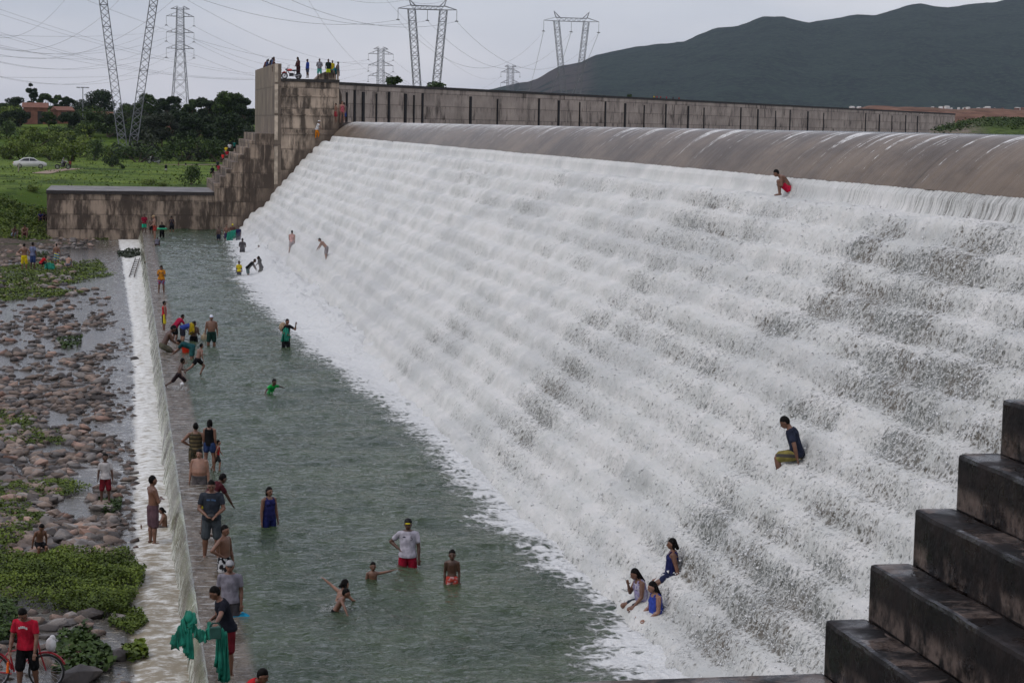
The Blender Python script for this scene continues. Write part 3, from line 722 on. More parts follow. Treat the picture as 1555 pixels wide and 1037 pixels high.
def make_tree(kind, H, W, seed, lm, th=None, leaves=2600, palm=False):
    rg = np.random.default_rng(seed); th = th if th is not None else H*.28
    root = empty(kind, (0, 0, 0))
    t = MB(); top = np.array([rg.normal(0, .03*H), rg.normal(0, .03*H), H*.62])
    t.tube([(0, 0, -.5), (0.02*H, 0, th*.6), tuple(top)], [H*.030, H*.022, H*.008], 7)
    cl = []
    nc = int(11+W*1.1)
    for i in range(nc):
        a = rg.random()*2*pi; r = W*.5*sqrt(rg.random())*.82; zz = th+(H-th)*(.12+.82*rg.random())
        lim = sqrt(max(.05, 1-((zz-th-(H-th)*.45)/((H-th)*.62))**2)); r *= lim
        c = np.array([r*cos(a), r*sin(a), zz]); rad = W*(.10+.10*rg.random())
        cl.append((c, rad))
        b = np.array([0, 0, th*.75+rg.random()*H*.15]); m_ = (b+c)/2+np.array([0, 0, H*.03])
        t.tube([b, m_, c], [H*.011, H*.007, H*.002], 4, False)
    t.build('trunk', m_bark, root)
    w_ = np.array([q[1]**2 for q in cl]); w_ /= w_.sum(); idx = rg.choice(len(cl), leaves, p=w_)
    d = rg.normal(size=(leaves, 3)); d /= np.linalg.norm(d, axis=1)[:, None]; d[:, 2] *= .72
    rr_ = np.array([q[1] for q in cl])[idx]; C = np.array([q[0] for q in cl])[idx]+d*(rr_*(.55+.55*rg.random(leaves)))[:, None]
    V, F = leafset(C, .020*H+.08, rg)
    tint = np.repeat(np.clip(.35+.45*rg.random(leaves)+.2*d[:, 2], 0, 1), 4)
    o = mk('crown', V, F, lm, root, attrs={'tint': tint})
    return root
def copy_tree(o, parent=None):
    c = o.copy(); COL.objects.link(c); c.parent = parent
    for ch in o.children: copy_tree(ch, c)
    return c
def put_tree(proto, px, py_base, Y, z, s, rz, label, cat='tree', group=None):
    P = at(px, py_base, Y=Y); gz = float(terrain_h(P[0], P[1])) if z is None else z
    proto.location = (P[0], P[1], gz); proto.rotation_euler = (0, 0, rz); proto.scale = (s[0], s[0], s[1])
    tag(proto, label, cat, group); return proto
protos = {}
def tree(px, topy, Y, wpx, lm, label, kind='tree', leaves=2600, z=None, th=.28):
    P = at(px, 200, Y=Y); gz = float(terrain_h(P[0], P[1])) if z is None else z
    T = at(px, topy, Y=Y)[2]; H = T-gz; W = wpx*Y/FPX
    t = make_tree(kind, H, W, int(px*7+Y), LM[lm], th*H, leaves)
    t.location = (P[0], P[1], gz); tag(t, label, 'tree', 'trees on the left plain'); return t
# (pixel x, pixel y of the top, distance, width px, leaf kind, label)
for a in [
 (50, 126, 560, 22, 0, 'tall thin ragged tree rising above the brick house'),
 (75, 139, 520, 34, 1, 'rounded tree just right of the thin ragged tree'),
 (104, 148, 540, 26, 0, 'small open tree left of the street lamp'),
 (150, 141, 520, 62, 0, 'broad dark umbrella shaped tree beside the street lamp'),
 (18, 149, 560, 44, 0, 'low dark tree at the left edge of the photo'),
 (5, 158, 500, 30, 1, 'leafy tree cut by the left edge of the photo'),
 (228, 146, 440, 46, 1, 'bushy tree between the splayed mast legs and the tall pylon'),
 (205, 160, 470, 40, 0, 'dark tree under the splayed legs of the guyed mast'),
 (255, 150, 430, 44, 0, 'dark tree left of the foot of the tall pylon'),
 (292, 151, 420, 30, 1, 'slender tree just right of the tall pylon'),
 (318, 143, 400, 46, 0, 'tall dark tree left of the tallest tree by the tower'),
 (345, 140, 390, 58, 1, 'tallest tree with full crown left of the concrete tower'),
 (372, 148, 385, 42, 0, 'dark tree right against the concrete tower edge'),
 (300, 170, 360, 60, 0, 'low spreading dark tree before the red roof'),
 (245, 172, 370, 60, 3, 'dull green tree before the pylon with bare stems'),
 (340, 176, 350, 70, 0, 'wide dark tree beside the thin pale pole'),
 (180, 168, 480, 50, 3, 'greyish tree left of the guyed mast base'),
 (125, 158, 600, 50, 3, 'hazy far tree behind the street lamp'),
 (30, 168, 402, 34, 0, 'low dark tree in front of the small brick house left corner'), (74, 171, 398, 26, 1, 'small leafy tree between the two brick houses'),
 (112, 168, 395, 44, 0, 'dark tree right of the low brick house'), (142, 172, 392, 40, 1, 'leafy tree in front of the tiny hut'),
 (2, 172, 395, 40, 0, 'dark tree low at the left picture edge'), (172, 176, 388, 40, 0, 'dark tree left of the guyed mast legs'),
 (212, 178, 385, 46, 1, 'leafy tree right of the guyed mast legs'), (272, 168, 378, 34, 0, 'dark tree hiding the left of the red tiled roof'), (300, 174, 384, 30, 1, 'leafy tree right of the red tiled roof')]:
    tree(*a, th=.12 if a[1] > 165 else .26, leaves=6500)
for px, ty, wp, lab in ((594, 113, 40, 'round topped tree peeping over the wall near the tower'), (655, 124, 62, 'wide low tree peeping over the wall by the splayed pylon'), (627, 131, 20, 'small tree top between the two trees behind the wall'), (689, 134, 18, 'lowest tree top behind the wall, right of the wide one')):
    tr_ = tree(px, ty, 300, wp, 1, lab, z=6.0, leaves=2200, th=.1); tr_['group'] = 'trees behind the reservoir wall'
tr_ = tree(957, 141, 420, 16, 1, 'tiny tree top behind the wall left of the row of people', z=8., leaves=700); tr_['group'] = 'trees behind the reservoir wall'

# fan palm among the trees
rt = empty('palm_tree', tuple(at(247, 200, Y=405)[:2])+(2.9,), 0, 'fan palm with drooping fronds in the dark tree line', 'tree')
MB().tube([(0, 0, 0), (.1, 0, 4), (0, 0, 6.8)], [.22, .17, .15], 7).build('trunk', m_bark, rt)
rg = np.random.default_rng(3); b = MB()
for i in range(34):
    a = i*2.4; e = -.5+1.7*rg.random(); L = 2.6+.6*rg.random(); prev = None
    for k in range(7):
        t = k/6; x = L*t*cos(e)*1.0; zz = 6.8+L*t*sin(e)-1.2*t*t
        wd = .42*sin(pi*min(1, .12+t*.85)); c_ = np.array([x*cos(a), x*sin(a), zz]); sd_ = np.array([-sin(a), cos(a), 0])*wd
        cur = (c_-sd_, c_+sd_)
        if prev: b.add([prev[0], prev[1], cur[1], cur[0]], [(0, 1, 2, 3)])
        prev = cur
b.build('crown', leafmat('palm_fronds', (.03, .05, .02), (.05, .07, .03)) if False else LM[3], rt)

# bushes: six shapes copied over the field and the scrub belt
def make_bush(seed, lm, n=900):
    rg = np.random.default_rng(seed); root = empty('bush', (0, 0, 0)); cl = []
    for i in range(9):
        a = rg.random()*2*pi; r = .62*sqrt(rg.random()); cl.append((np.array([r*cos(a), r*sin(a), .25+.45*rg.random()*(1-r*.5)]), .22+.16*rg.random()))
    idx = rg.integers(0, 9, n); d = rg.normal(size=(n, 3)); d /= np.linalg.norm(d, axis=1)[:, None]
    C = np.array([q[0] for q in cl])[idx]+d*(np.array([q[1] for q in cl])[idx]*(.5+.55*rg.random(n)))[:, None]; C[:, 2] = np.abs(C[:, 2])
    V, F = leafset(C, .05, rg)
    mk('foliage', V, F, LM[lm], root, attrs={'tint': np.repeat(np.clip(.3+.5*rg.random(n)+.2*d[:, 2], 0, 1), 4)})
    b = MB()
    for i in range(5): b.tube([(0, 0, 0), tuple(cl[i][0])], [.03, .01], 4)
    b.build('stem', m_bark, root); return root
bp = [make_bush(40+i, (0, 1, 2, 2, 3, 1)[i]) for i in range(6)]
used_b = set()
def bush(k, px, py, r, h, label, group, Y=None, z=2.9, cat='bush'):
    P = at(px, py, z=z) if Y is None else at(px, py, Y=Y)
    o = bp[k] if k not in used_b else copy_tree(bp[k]); used_b.add(k)
    o.location = (P[0], P[1], float(terrain_h(P[0], P[1]))-.1 if Y is None else P[2]); o.rotation_euler = (0, 0, random.random()*6)
    o.scale = (r, r, h); return tag(o, label, cat, group)
for k, px, py, r, h, lab in [
  (0, 168, 253, 1.9, 2.4, 'dark round bush right of the parked car and motorcycle'), (0, 185, 256, .8, 1., 'small dark bush touching the dark round bush'),
  (1, 290, 281, 2.2, 2.6, 'dense green bush behind the low wall near the stairs'), (2, 228, 283, 1.2, .9, 'pale low shrub just behind the low wall middle'),
  (1, 312, 241, 1.3, 1.5, 'grey green shrub left of the tower stairs'), (1, 276, 247, 1.0, 1.2, 'small round shrub by the dirt track'),
  (2, 144, 240, 1.8, 2.2, 'bright green bush behind the motorcycle rider'), (0, 108, 237, 2.3, 2.6, 'dark bush behind the motorcycle beside the car'),
  (4, 6, 241, 2.0, 2.2, 'dull bush at left edge left of the car'), (3, 245, 286, 1., .8, 'leafy tuft behind the low wall right of its middle'),
  (3, 215, 234, 2.2, 2., 'low green bush left of the parked motorbike'), (5, 60, 345, .9, 1., 'weedy bush left of the low wall end'),
  (2, 20, 322, 1.3, 1.2, 'bright green shrub on the left bank slope'), (3, 48, 309, 1.2, 1., 'yellowish shrub on the bank by the low wall end')]:
    bush(k, px, py, r, h, lab, 'bushes on the grass field', z=2.9 if py < 300 else 1.5)
random.seed(4)
for i in range(76):
    row = i % 4; Y = (335, 380, 430, 500)[row]+random.uniform(-14, 14); px = -6+(i//4)*21.5+random.uniform(-8, 8)
    if row == 0 and px < 0: continue
    P = at(px, 220, Y=Y); gz = float(terrain_h(P[0], P[1]))
    k = random.choice((2, 3, 3, 1, 5) if px < 180 else (0, 0, 1, 4)); r = random.uniform(2.6, 4.2)
    o = bp[k] if k not in used_b else copy_tree(bp[k]); used_b.add(k)
    o.location = (P[0], P[1], gz-.3); o.rotation_euler = (0, 0, random.random()*6); o.scale = (r*1.2, r*1.2, random.uniform(2.6, 4.6)*(1.25 if px > 180 else 1))
    tag(o, 'leafy scrub bush in the thick green belt below the left trees', 'bush', 'scrub belt below the trees')
for k in range(6):
    if k not in used_b:
        for c in list(bp[k].children): bpy.data.objects.remove(c)
        bpy.data.objects.remove(bp[k])
# loose weeds over the field and bank (uncountable)
rg = np.random.default_rng(8)
def weeds(name, n, fx, fy, size, lm, label, cat, hfun=None, per=9, spread=.35, zoff=.0, tall=.3):
    c = []
    for i in range(n):
        x, y = fx(rg), None
        x, y = x
        c.append((x, y, (hfun or terrain_h)(np.float64(x), np.float64(y))+zoff))
    C = np.array(c, float); C = np.repeat(C, per, 0)+rg.normal(size=(n*per, 3))*np.array([spread, spread, 0])
    C[:, 2] += rg.random(n*per)*tall
    V, F = leafset(C, size, rg, .8)
    return tag(mk(name, V, F, LM[lm], attrs={'tint': np.repeat(rg.random(n*per), 4)}), label, cat, kind='stuff')
def fieldpt(r):
    py = 296-(296-228)*r.random()**.8; px = -10+350*r.random(); P = at(px, py, z=2.9); return P[0], P[1]
weeds('grass_tufts', 420, fieldpt, None, .13, 2, 'darker grass tufts and weeds scattered over the green field', 'grass', per=8, spread=.9, tall=.25)
def bankpt(r):
    py = 300+48*r.random(); px = -8+76*r.random(); P = at(px, py, z=2.9-3.6*(py-300)/48); return P[0], P[1]
weeds('bank_grass', 700, bankpt, None, .11, 2, 'bright weedy grass on the bank left of the low wall', 'grass', per=8, spread=.3, tall=.3)

# green patches on the river bed
def patch(name, poly, n, size, lm, label, z=-.95, tall=.28, per=1, spread=.1):
    poly = np.array([at(a, b, z=z)[:2] for a, b in poly]); lo, hi = poly.min(0), poly.max(0); C = []
    def inside(p):
        c = False; j = len(poly)-1
        for i in range(len(poly)):
            if (poly[i][1] > p[1]) != (poly[j][1] > p[1]) and p[0] < (poly[j][0]-poly[i][0])*(p[1]-poly[i][1])/(poly[j][1]-poly[i][1])+poly[i][0]: c = not c
            j = i
        return c
    while len(C) < n:
        p = lo+(hi-lo)*rg.random(2)
        if inside(p) and fbm(p[0]*.9, p[1]*.5, 0, 3, 5) > -.32+.25*rg.normal(): C.append(p)
    C = np.array(C); hgt = tall*(.35+.65*np.clip(.5+fbm(C[:, 0]*1.3, C[:, 1]*.9, 0, 3, 7), 0, 1))
    P = np.stack([C[:, 0], C[:, 1], z+hgt*rg.random(n)**.6], -1)
    V, F = leafset(P, size, rg, 1.0, 1.5)
    return tag(mk(name, V, F, LM[lm], attrs={'tint': np.repeat(np.clip(rg.random(n)*.7+.3*(P[:, 2]-z)/tall, 0, 1), 4)}), label, 'weeds', kind='stuff')
patch('river_weeds', [(-30, 862), (60, 850), (130, 853), (195, 856), (222, 880), (205, 915), (190, 940), (120, 938), (60, 925), (-30, 930)], 34000, .028, 2, 'thick bright green leafy mat on the near river bank', tall=.5)
patch('river_weeds', [(170, 935), (215, 930), (225, 950), (200, 968), (165, 950)], 2000, .03, 2, 'small leafy tongue reaching the foam below the big weed mat', tall=.25)
patch('river_weeds', [(-30, 925), (25, 940), (30, 980), (-30, 990)], 1500, .05, 1, 'tall darker weeds behind the red bicycle', tall=.6)
patch('river_weeds', [(-20, 735), (60, 728), (110, 735), (140, 745), (100, 757), (40, 762), (-20, 765)], 5500, .03, 2, 'leafy weed strip left of the boy in dark red shorts', tall=.25)
patch('river_weeds', [(-20, 768), (40, 770), (70, 790), (30, 830), (-20, 845)], 3600, .035, 2, 'weeds behind the boy sitting on a rock', tall=.3)
patch('river_weeds', [(-20, 628), (35, 625), (58, 640), (40, 655), (105, 655), (100, 676), (-20, 675)], 5500, .035, 2, 'bright weed patch among rocks at middle left', tall=.22)
patch('river_weeds', [(85, 518), (125, 515), (122, 528), (95, 531)], 500, .06, 1, 'little weed clump on a rock among puddles', tall=.25)
patch('river_weeds', [(20, 405), (60, 400), (110, 402), (150, 398), (165, 412), (140, 418), (180, 417), (120, 430), (60, 440), (-20, 445), (-20, 415)], 12000, .06, 2, 'wide grassy patch by the bathers on the left rocks', tall=.35)
patch('river_weeds', [(-20, 440), (60, 442), (130, 445), (90, 452), (-20, 462)], 3500, .06, 2, 'narrow grass strip under the wide grassy patch', tall=.3)
patch('river_weeds', [(30, 345), (110, 350), (160, 358), (165, 366), (110, 362), (40, 358)], 6000, .06, 2, 'green strip at the foot of the low wall', tall=.3)
patch('river_weeds', [(178, 386), (195, 382), (211, 381), (213, 390), (195, 394), (180, 390)], 700, .10, 3, 'olive drift of weeds caught on the far end of the weir', tall=.35)
patch('river_weeds', [(90, 975), (130, 955), (160, 985), (175, 1020), (120, 1040), (80, 1030)], 1500, .06, 1, 'scattered broad leaves right of the red bicycle', tall=.35)
patch('river_weeds', [(185, 985), (215, 980), (225, 1005), (195, 1010)], 350, .06, 2, 'small bright plant by the dark rock near the foam', tall=.3)
patch('river_weeds', [(150, 760), (185, 762), (180, 785), (155, 780)], 450, .06, 1, 'small plant at the feet of the boy in white shirt', tall=.3)

# ================================================================== ROCKS
def hull(seed, n=26):
    rg_ = np.random.default_rng(seed); P = rg_.normal(size=(n, 3)); P /= np.linalg.norm(P, axis=1)[:, None]; P *= (.72+.28*rg_.random(n))[:, None]
    bm = bmesh.new(); vs = [bm.verts.new(p) for p in P]; bmesh.ops.convex_hull(bm, input=vs)
    bmesh.ops.delete(bm, geom=[v for v in bm.verts if not v.link_faces], context='VERTS')
    bm.normal_update(); return bm
def make_rock(seed, mat):
    bm = hull(seed, 17); bmesh.ops.bevel(bm, geom=list(bm.edges), offset=.025, segments=1, affect='EDGES')
    bmesh.ops.triangulate(bm, faces=bm.faces); bmesh.ops.subdivide_edges(bm, edges=bm.edges, cuts=1)
    for v in bm.verts: v.co *= 1+.07*float(fbm(v.co.x*2.5+seed, v.co.y*2.5, v.co.z*2.5, 3, seed))
    me = bpy.data.meshes.new('rock'); bm.to_mesh(me); bm.free(); me.materials.append(mat); return me
def rockmat(name, a, b):
    g = N(name); p = g.pos(); x, y, z = g.sep(p)
    cell = g.noise(g.map(p, (.9, .9, .2)), 1.1, 2)
    c = g.mix(g.mr(cell, .35, .65), a, b); c = g.mix(g.mr(g.noise(p, 9., 5, .7), .4, .7, 0., .5), c, tuple(v*.45 for v in a))
    wet = g.mr(z, -.80, -.92); c = g.mix(g.math('MULTIPLY', wet, .75), c, (.022, .018, .016))
    g.set(c, .62, .35); g.bump(g.noise(p, 14., 5, .65), .5, .03); return g.m
RM = [rockmat('brown_rock', (.12, .088, .068), (.28, .21, .165)), rockmat('grey_rock', (.11, .098, .09), (.28, .25, .225)), rockmat('pink_rock', (.22, .13, .095), (.37, .25, .19)), rockmat('dark_rock', (.045, .038, .035), (.09, .075, .065))]
RK = [make_rock(60+i, RM[(0, 1, 0, 3, 2, 0, 1, 0)[i]]) for i in range(8)]
RL = [('brown rock lying in the shallow riverbed', 'brown riverbed rocks'), ('grey rock lying in the shallow riverbed', 'grey riverbed rocks'), ('pinkish rock lying in the shallow riverbed', 'pinkish riverbed rocks'), ('dark wet rock lying in the shallow riverbed', 'dark riverbed rocks')]
RT = (0, 1, 0, 3, 2, 0, 1, 0)
rocks = []
random.seed(9)
def rock_ok(px, py):
    """how thickly rocks lie at a pixel of the riverbed"""
    if py < 352: return 0
    lim = 205 if py > 520 else (200-(520-py)*.55 if py > 440 else 95+(py-370)*.3)
    if py < 380: lim = 150
    if px > lim: return 0
    if py > 850: return .10 if py > 935 else .05
    if 440 < py < 470: return .3
    if px < 90 and (545 < py < 575 or 515 < py < 535): return .35
    return 1
cnt = 0
cand = []
while len(cand) < 10500:
    py = 352+690*random.random()**1.25; px = -12+225*random.random()
    if random.random() > rock_ok(px, py): continue
    P = at(px, py, z=-.95)
    if fbm(P[0]*.8+5, P[1]*.30, 0, 3, 77) < -.20+.10*random.gauss(0, 1): continue
    r = (.055+.30*random.random()**3.4)*(1.35 if py < 450 else 1.)*(.62 if px > 170 and py > 480 else 1)
    cand.append((r*FPX/P[1], P[0], P[1], r, random.randrange(8)))
cand.sort(reverse=True)
manual = [(300, 497)]
nbig = 290
for i, (_, x, y, r, k) in enumerate(cand[:nbig]):
    o = bpy.data.objects.new('rock', RK[k]); COL.objects.link(o)
    o.location = (x, y, -.98+r*.10); o.rotation_euler = (random.uniform(-.35, .35), random.uniform(-.35, .35), random.random()*6.3)
    o.scale = (r*random.uniform(1., 1.5), r*random.uniform(.8, 1.1), r*random.uniform(.42, .85)); tag(o, RL[RT[k]][0], 'rock', RL[RT[k]][1])
bases = [np.array([v.co for v in m.vertices]) for m in RK]
HU = []
for q_ in range(26):
    b_ = hull(500+q_, 15); bmesh.ops.triangulate(b_, faces=b_.faces); b_.verts.index_update(); HU.append((np.array([v.co for v in b_.verts]), np.array([[v.index for v in f.verts] for f in b_.faces]))); b_.free()
for mi in range(4):
    VV_, FF_ = [], []; n0_ = 0
    for (_, x, y, r, k) in cand[nbig:]:
        if RT[k] != mi: continue
        a = random.random()*6.3; R_ = np.array([[cos(a), -sin(a), 0], [sin(a), cos(a), 0], [0, 0, 1]])
        IV, IF = HU[random.randrange(26)]; t1 = random.uniform(-.5, .5); Rt = np.array([[cos(t1), 0, -sin(t1)], [0, 1, 0], [sin(t1), 0, cos(t1)]])
        q = ((IV*np.array([r*random.uniform(1., 1.5), r*random.uniform(.75, 1.1), r*random.uniform(.4, .8)]))@Rt.T)@R_.T+np.array([x, y, -.98+r*random.uniform(.0, .25)])
        VV_.append(q); FF_.append(IF+n0_); n0_ += len(q)
    tag(mk('small_rocks', np.concatenate(VV_), np.concatenate(FF_), RM[mi]), ('brown', 'grey', 'pinkish', 'dark wet')[mi]+' stones strewn thickly over the riverbed', 'stones', kind='stuff')
for px, py, r, k, lab in ((204, 545, .22, 3, 'lone small dark rock standing in the foam below the weir'), (66, 330, 1.1, 4, 'large pinkish boulder at the left end of the low wall'), (52, 336, .7, 4, 'smaller boulder left of the boulder at the wall end'),
      (138, 935, .34, 3, 'dark pitted rock below the big weed mat'), (178, 940, .26, 1, 'grey stone by the small leafy tongue'), (180, 998, .30, 3, 'dark flat rock near the foam at the bottom'), (120, 1030, .5, 3, 'flat dark slab at the bottom left edge'),
      (60, 845, .42, 2, 'reddish rock carrying the sitting boy'), (160, 775, .4, 1, 'flat grey rock under the boy in white shirt')):
    P = at(px, py, z=-.9 if py > 360 else -.3); o = bpy.data.objects.new('rock', RK[k]); COL.objects.link(o); o.location = (P[0], P[1], P[2]+.0); o.scale = (r*1.3, r, r*.62); o.rotation_euler = (0, 0, px)
    tag(o, lab, 'rock')

# grassy stony bank at the right end of the wall
ta = np.linspace(.405, .56, 150); rr = np.linspace(0, 1, 40); TA, RR = np.meshgrid(ta, rr, indexing='ij')
YB = 205+60*RR; XB = TA*YB
HB = (2.0*sst(.408, .455, TA)+.5*fbm(TA*90, RR*6, 0, 4, 3))*np.sin(pi*np.clip(RR*1.0+.02, 0, 1))**.6
g = N('stony_bank'); p = g.pos(); x, y, z = g.sep(p); gx = g.math('DIVIDE', x, y)
c = g.mix(g.mr(g.noise(p, 1.2, 5, .7), .4, .6), (.035, .06, .014), (.085, .12, .03))
c = g.mix(g.math('MULTIPLY', g.mr(gx, .455, .435), g.mr(g.noise(p, 2.5, 5, .7), .38, .55)), c, (.22, .17, .15)); g.set(c, .95, .1); g.bump(g.noise(p, 2., 5, .7), .8, .2)
struct(mk('right_bank', np.stack([XB, YB, 9.6+HB], -1), grid_faces(*XB.shape), g.m, smooth=True))
def rbpt(r):
    t = .425+.125*r.random(); Yb = 210+50*r.random(); return t*Yb, Yb
def rbh(x, y):
    return 9.6+2.0*float(sst(.408, .455, x/y))*sin(pi*min(1, max(0, (y-205)/60)))**.6
weeds('bank_weeds', 2200, rbpt, None, .13, 1, 'bright weeds covering the bank at the right end of the wall', 'weeds', hfun=rbh, per=9, spread=.6, tall=.5)
# ================================================================== BUILT THINGS IN THE DISTANCE
m_steel = flat('galvanised_steel', (.16, .165, .18), .6, .15, .5, .3)
def lattice(b, p0, p1, w0, w1, n, r, ax=(1, 0, 0), ay=(0, 1, 0)):
    """square lattice mast from p0 to p1, side w0 at the foot and w1 at the top"""
    p0, p1 = np.array(p0, float), np.array(p1, float); ax, ay = np.array(ax, float), np.array(ay, float); prev = None
    for i in range(n+1):
        t = i/n; c = p0+(p1-p0)*t; w_ = (w0+(w1-w0)*t)/2
        q = [c+ax*w_*sx+ay*w_*sy for sx, sy in ((-1, -1), (1, -1), (1, 1), (-1, 1))]
        if prev:
            for k in range(4):
                b.tube([prev[k], q[k]], r, 4, False); b.tube([prev[k], q[(k+1) % 4]], r*.6, 3, False); b.tube([prev[(k+1) % 4], q[k]], r*.6, 3, False)
        if prev and i % 3 == 0:
            for k in range(4): b.tube([q[k], q[(k+1) % 4]], r*.7, 3, False)
        prev = q
    return b
def insulator(root, p, L, m, r):
    b = MB().tube([p, (p[0], p[1], p[2]-L)], r*.8, 4)
    b.tube([(p[0]-L*.16, p[1], p[2]-L), (p[0]+L*.16, p[1], p[2]-L*1.0), (p[0], p[1], p[2]-L*.93), (p[0]-L*.16, p[1], p[2]-L)], r*1.2, 4)
    b.build('insulator', m, root)
def v_tower(px_c, py_bar, px_l, px_r, px_b, Y, gz, label, arm=.42, r=.06):
    B = at(px_b, 200, Y=Y); base = np.array([B[0], B[1], gz]); k = Y/FPX
    zt = at(px_c, py_bar, Y=Y)[2]; xl, xr = at(px_l, py_bar, Y=Y)[0]-B[0], at(px_r, py_bar, Y=Y)[0]-B[0]
    root = empty('pylon', tuple(base), 0, label, 'pylon', 'power pylons'); H = zt-gz
    b = MB(); lattice(b, (-.6, 0, 0), (xl, 0, H), 1.4, 1.3, 26, r); b.build('mast_leg', m_steel, root)
    b = MB(); lattice(b, (.6, 0, 0), (xr, 0, H), 1.4, 1.3, 26, r); b.build('mast_leg', m_steel, root)
    w_ = xr-xl; e = w_*arm; b = MB(); hb = w_*.11
    for y_ in (-.6, .6):
        b.tube([(xl, y_, H), (xr, y_, H)], r, 4); b.tube([(xl, y_, H+hb), (xr, y_, H+hb)], r, 4)
        n = 12
        for i in range(n): b.tube([(xl+w_*i/n, y_, H+(0 if i % 2 else hb)), (xl+w_*(i+1)/n, y_, H+(hb if i % 2 else 0))], r*.7, 3, False)
        for sx, x0 in ((-1, xl), (1, xr)):
            b.tube([(x0, y_, H), (x0+sx*e, 0, H+.1)], r, 4); b.tube([(x0, y_, H+hb*1.2), (x0+sx*e, 0, H+.1)], r*.8, 4)
            b.tube([(x0-sx*w_*.12, y_*.8, H+hb), (x0+sx*e*.22, 0, H+hb*2.9)], r, 4); b.tube([(x0+sx*.1, y_*.8, H+hb), (x0+sx*e*.22, 0, H+hb*2.9)], r, 4)
    b.build('crossarm', m_steel, root)
    pts = []
    for x_ in (xl-e, (xl+xr)/2, xr+e):
        insulator(root, (x_, 0, H), w_*.34, m_steel, r); pts.append(base+np.array([x_, 0, H-w_*.34]))
    for x_ in (xl-e*.22, xr+e*.22): pts.append(base+np.array([x_, 0, H+hb*2.9]))
    return root, pts
_, PA = v_tower(649, 15, 625, 673.5, 647, 365, 3.2, 'splayed two legged pylon behind the wall right of the tower')
_, PB = v_tower(867.5, 33, 845, 890.5, 866, 500, 7., 'farthest splayed two legged pylon in front of the mountain')
_, PC = v_tower(193, -46, 150, 240, 194, 350, 3.4, 'nearest splayed pylon on the left, its crossarm above the picture', r=.075)
def s_tower(px, py_top, Y, gz, hw, label, arms, wb, ww, r=.06, neck=.42):
    B = at(px, 200, Y=Y); H = at(px, py_top, Y=Y)[2]-gz; root = empty('pylon', (B[0], B[1], gz), .12, label, 'pylon', 'power pylons'); pts = []
    b = MB(); lattice(b, (0, 0, 0), (0, 0, H*neck), wb, ww, 9, r*1.3); lattice(b, (0, 0, H*neck), (0, 0, H), ww, ww*.8, 16, r); b.build('tower_body', m_steel, root)
    for zf, aw in arms:
        b = MB(); z_ = H*zf
        for y_ in (-ww*.4, ww*.4):
            for sx in (-1, 1):
                b.tube([(sx*ww*.4, y_, z_), (sx*aw, 0, z_)], r, 4); b.tube([(sx*ww*.4, y_, z_+aw*.3), (sx*aw, 0, z_)], r*.8, 4)
                b.tube([(sx*(ww*.4+aw)/2, y_*.5, z_), (sx*(ww*.4+aw)/2, y_*.5, z_+aw*.15)], r*.6, 3)
        b.build('crossarm', m_steel, root)
        if zf < .97:
            for sx in (-1, 1): insulator(root, (sx*aw, 0, z_), H*.07, m_steel, r*.8)
        for sx in (-1, 1): pts.append(np.array([B[0]+sx*aw, B[1], gz+z_-(H*.07 if zf < .97 else 0)]))
    return root, pts
_, PD = s_tower(273.5, 11, 650, 2.9, 0, 'tall four legged lattice pylon with three crossarms on the left', [(.985, 3.0), (.93, 4.4), (.81, 4.4), (.69, 4.4)], 6.6, 2.6, .08, .68)
_, PE = s_tower(577, 73, 1000, 3.2, 0, 'small lattice pylon above the round topped tree', [(.985, 3.8), (.93, 6.4), (.80, 6.4), (.68, 6.4)], 9., 3.4, .11, .4)
_, PF = s_tower(773.5, 100, 1500, 4., 0, 'smallest far pylon left of the mountain foot', [(.985, 4.6), (.9, 7.6), (.74, 7.6)], 12., 5., .16, .3)
m_wire = flat('aluminium_wire', (.26, .26, .28), .6, .05)
def cable(a, b, sag, r=.05, lab=None):
    a, b = np.array(a, float), np.array(b, float); P = []
    for i in range(33):
        t = i/32; q = a*(1-t)+b*t; q[2] -= sag*4*t*(1-t); P.append(q)
    r = r*.5
    o0 = P[0].copy(); o = MB().tube([p-o0 for p in P], r, 4).build('power_cable', m_wire); o.location = tuple(o0)
    tag(o, lab or 'thin sagging power cable strung between pylons across the sky', 'cable', 'power cables')
for i in range(3):
    cable(PA[i], PB[i], 9, .055)
    cable(PB[i], PB[i]+(PB[i]-PA[i])*np.array([2.2, 5, 0])+np.array([40, 200, -6]), 14, .09)
    cable(PC[i], at((-60, -40, -20)[i], (34, 62, 78)[i], Y=330), 5, .045)
# near lines fanning from the upper left toward the second splayed pylon
def pxcable(p, q, Y0, Y1, sag, r=.05): cable(at(*p, Y=Y0), at(*q, Y=Y1), sag, r)
for p, q, s_ in (((-30, 4), (385, 112), 2), ((-30, 12), (400, 117), 2), ((-30, 40), (385, 119), 3), ((-30, 45), (395, 121), 3), ((-30, 62), (385, 121), 2), ((-30, 84), (300, 85), 1), ((-30, 117), (240, 113), .5), ((-30, 52), (250, 48), 1)):
    pxcable(p, q, 420, 640, s_, .05)
for p, q, Y0, Y1, s_ in (((230, -30), PA[0], 300, 0, 3), ((330, -30), PA[1], 300, 0, 3), ((400, -20), PA[2], 300, 0, 3), ((60, -30), PE[2], 500, 0, 8), ((250, -20), PE[3], 500, 0, 8), ((560, -30), PF[2], 500, 0, 10), ((450, -30), PE[5], 500, 0, 9)):
    cable(at(*p, Y=Y0), q, s_, .055 if Y0 < 400 else .075)
for i in (2, 3, 4, 5): cable(PE[i], PF[min(i, 5)], 16, .10); cable(PD[i], PE[i], 9, .07)
for i in (2, 3, 4, 5, 6, 7): cable(PD[i], at(-40, 40+22*(i//2), Y=560), 6, .06)
for i in (0, 1): cable(PA[3+i], at(430+i*120, -40, Y=260), 2, .04)

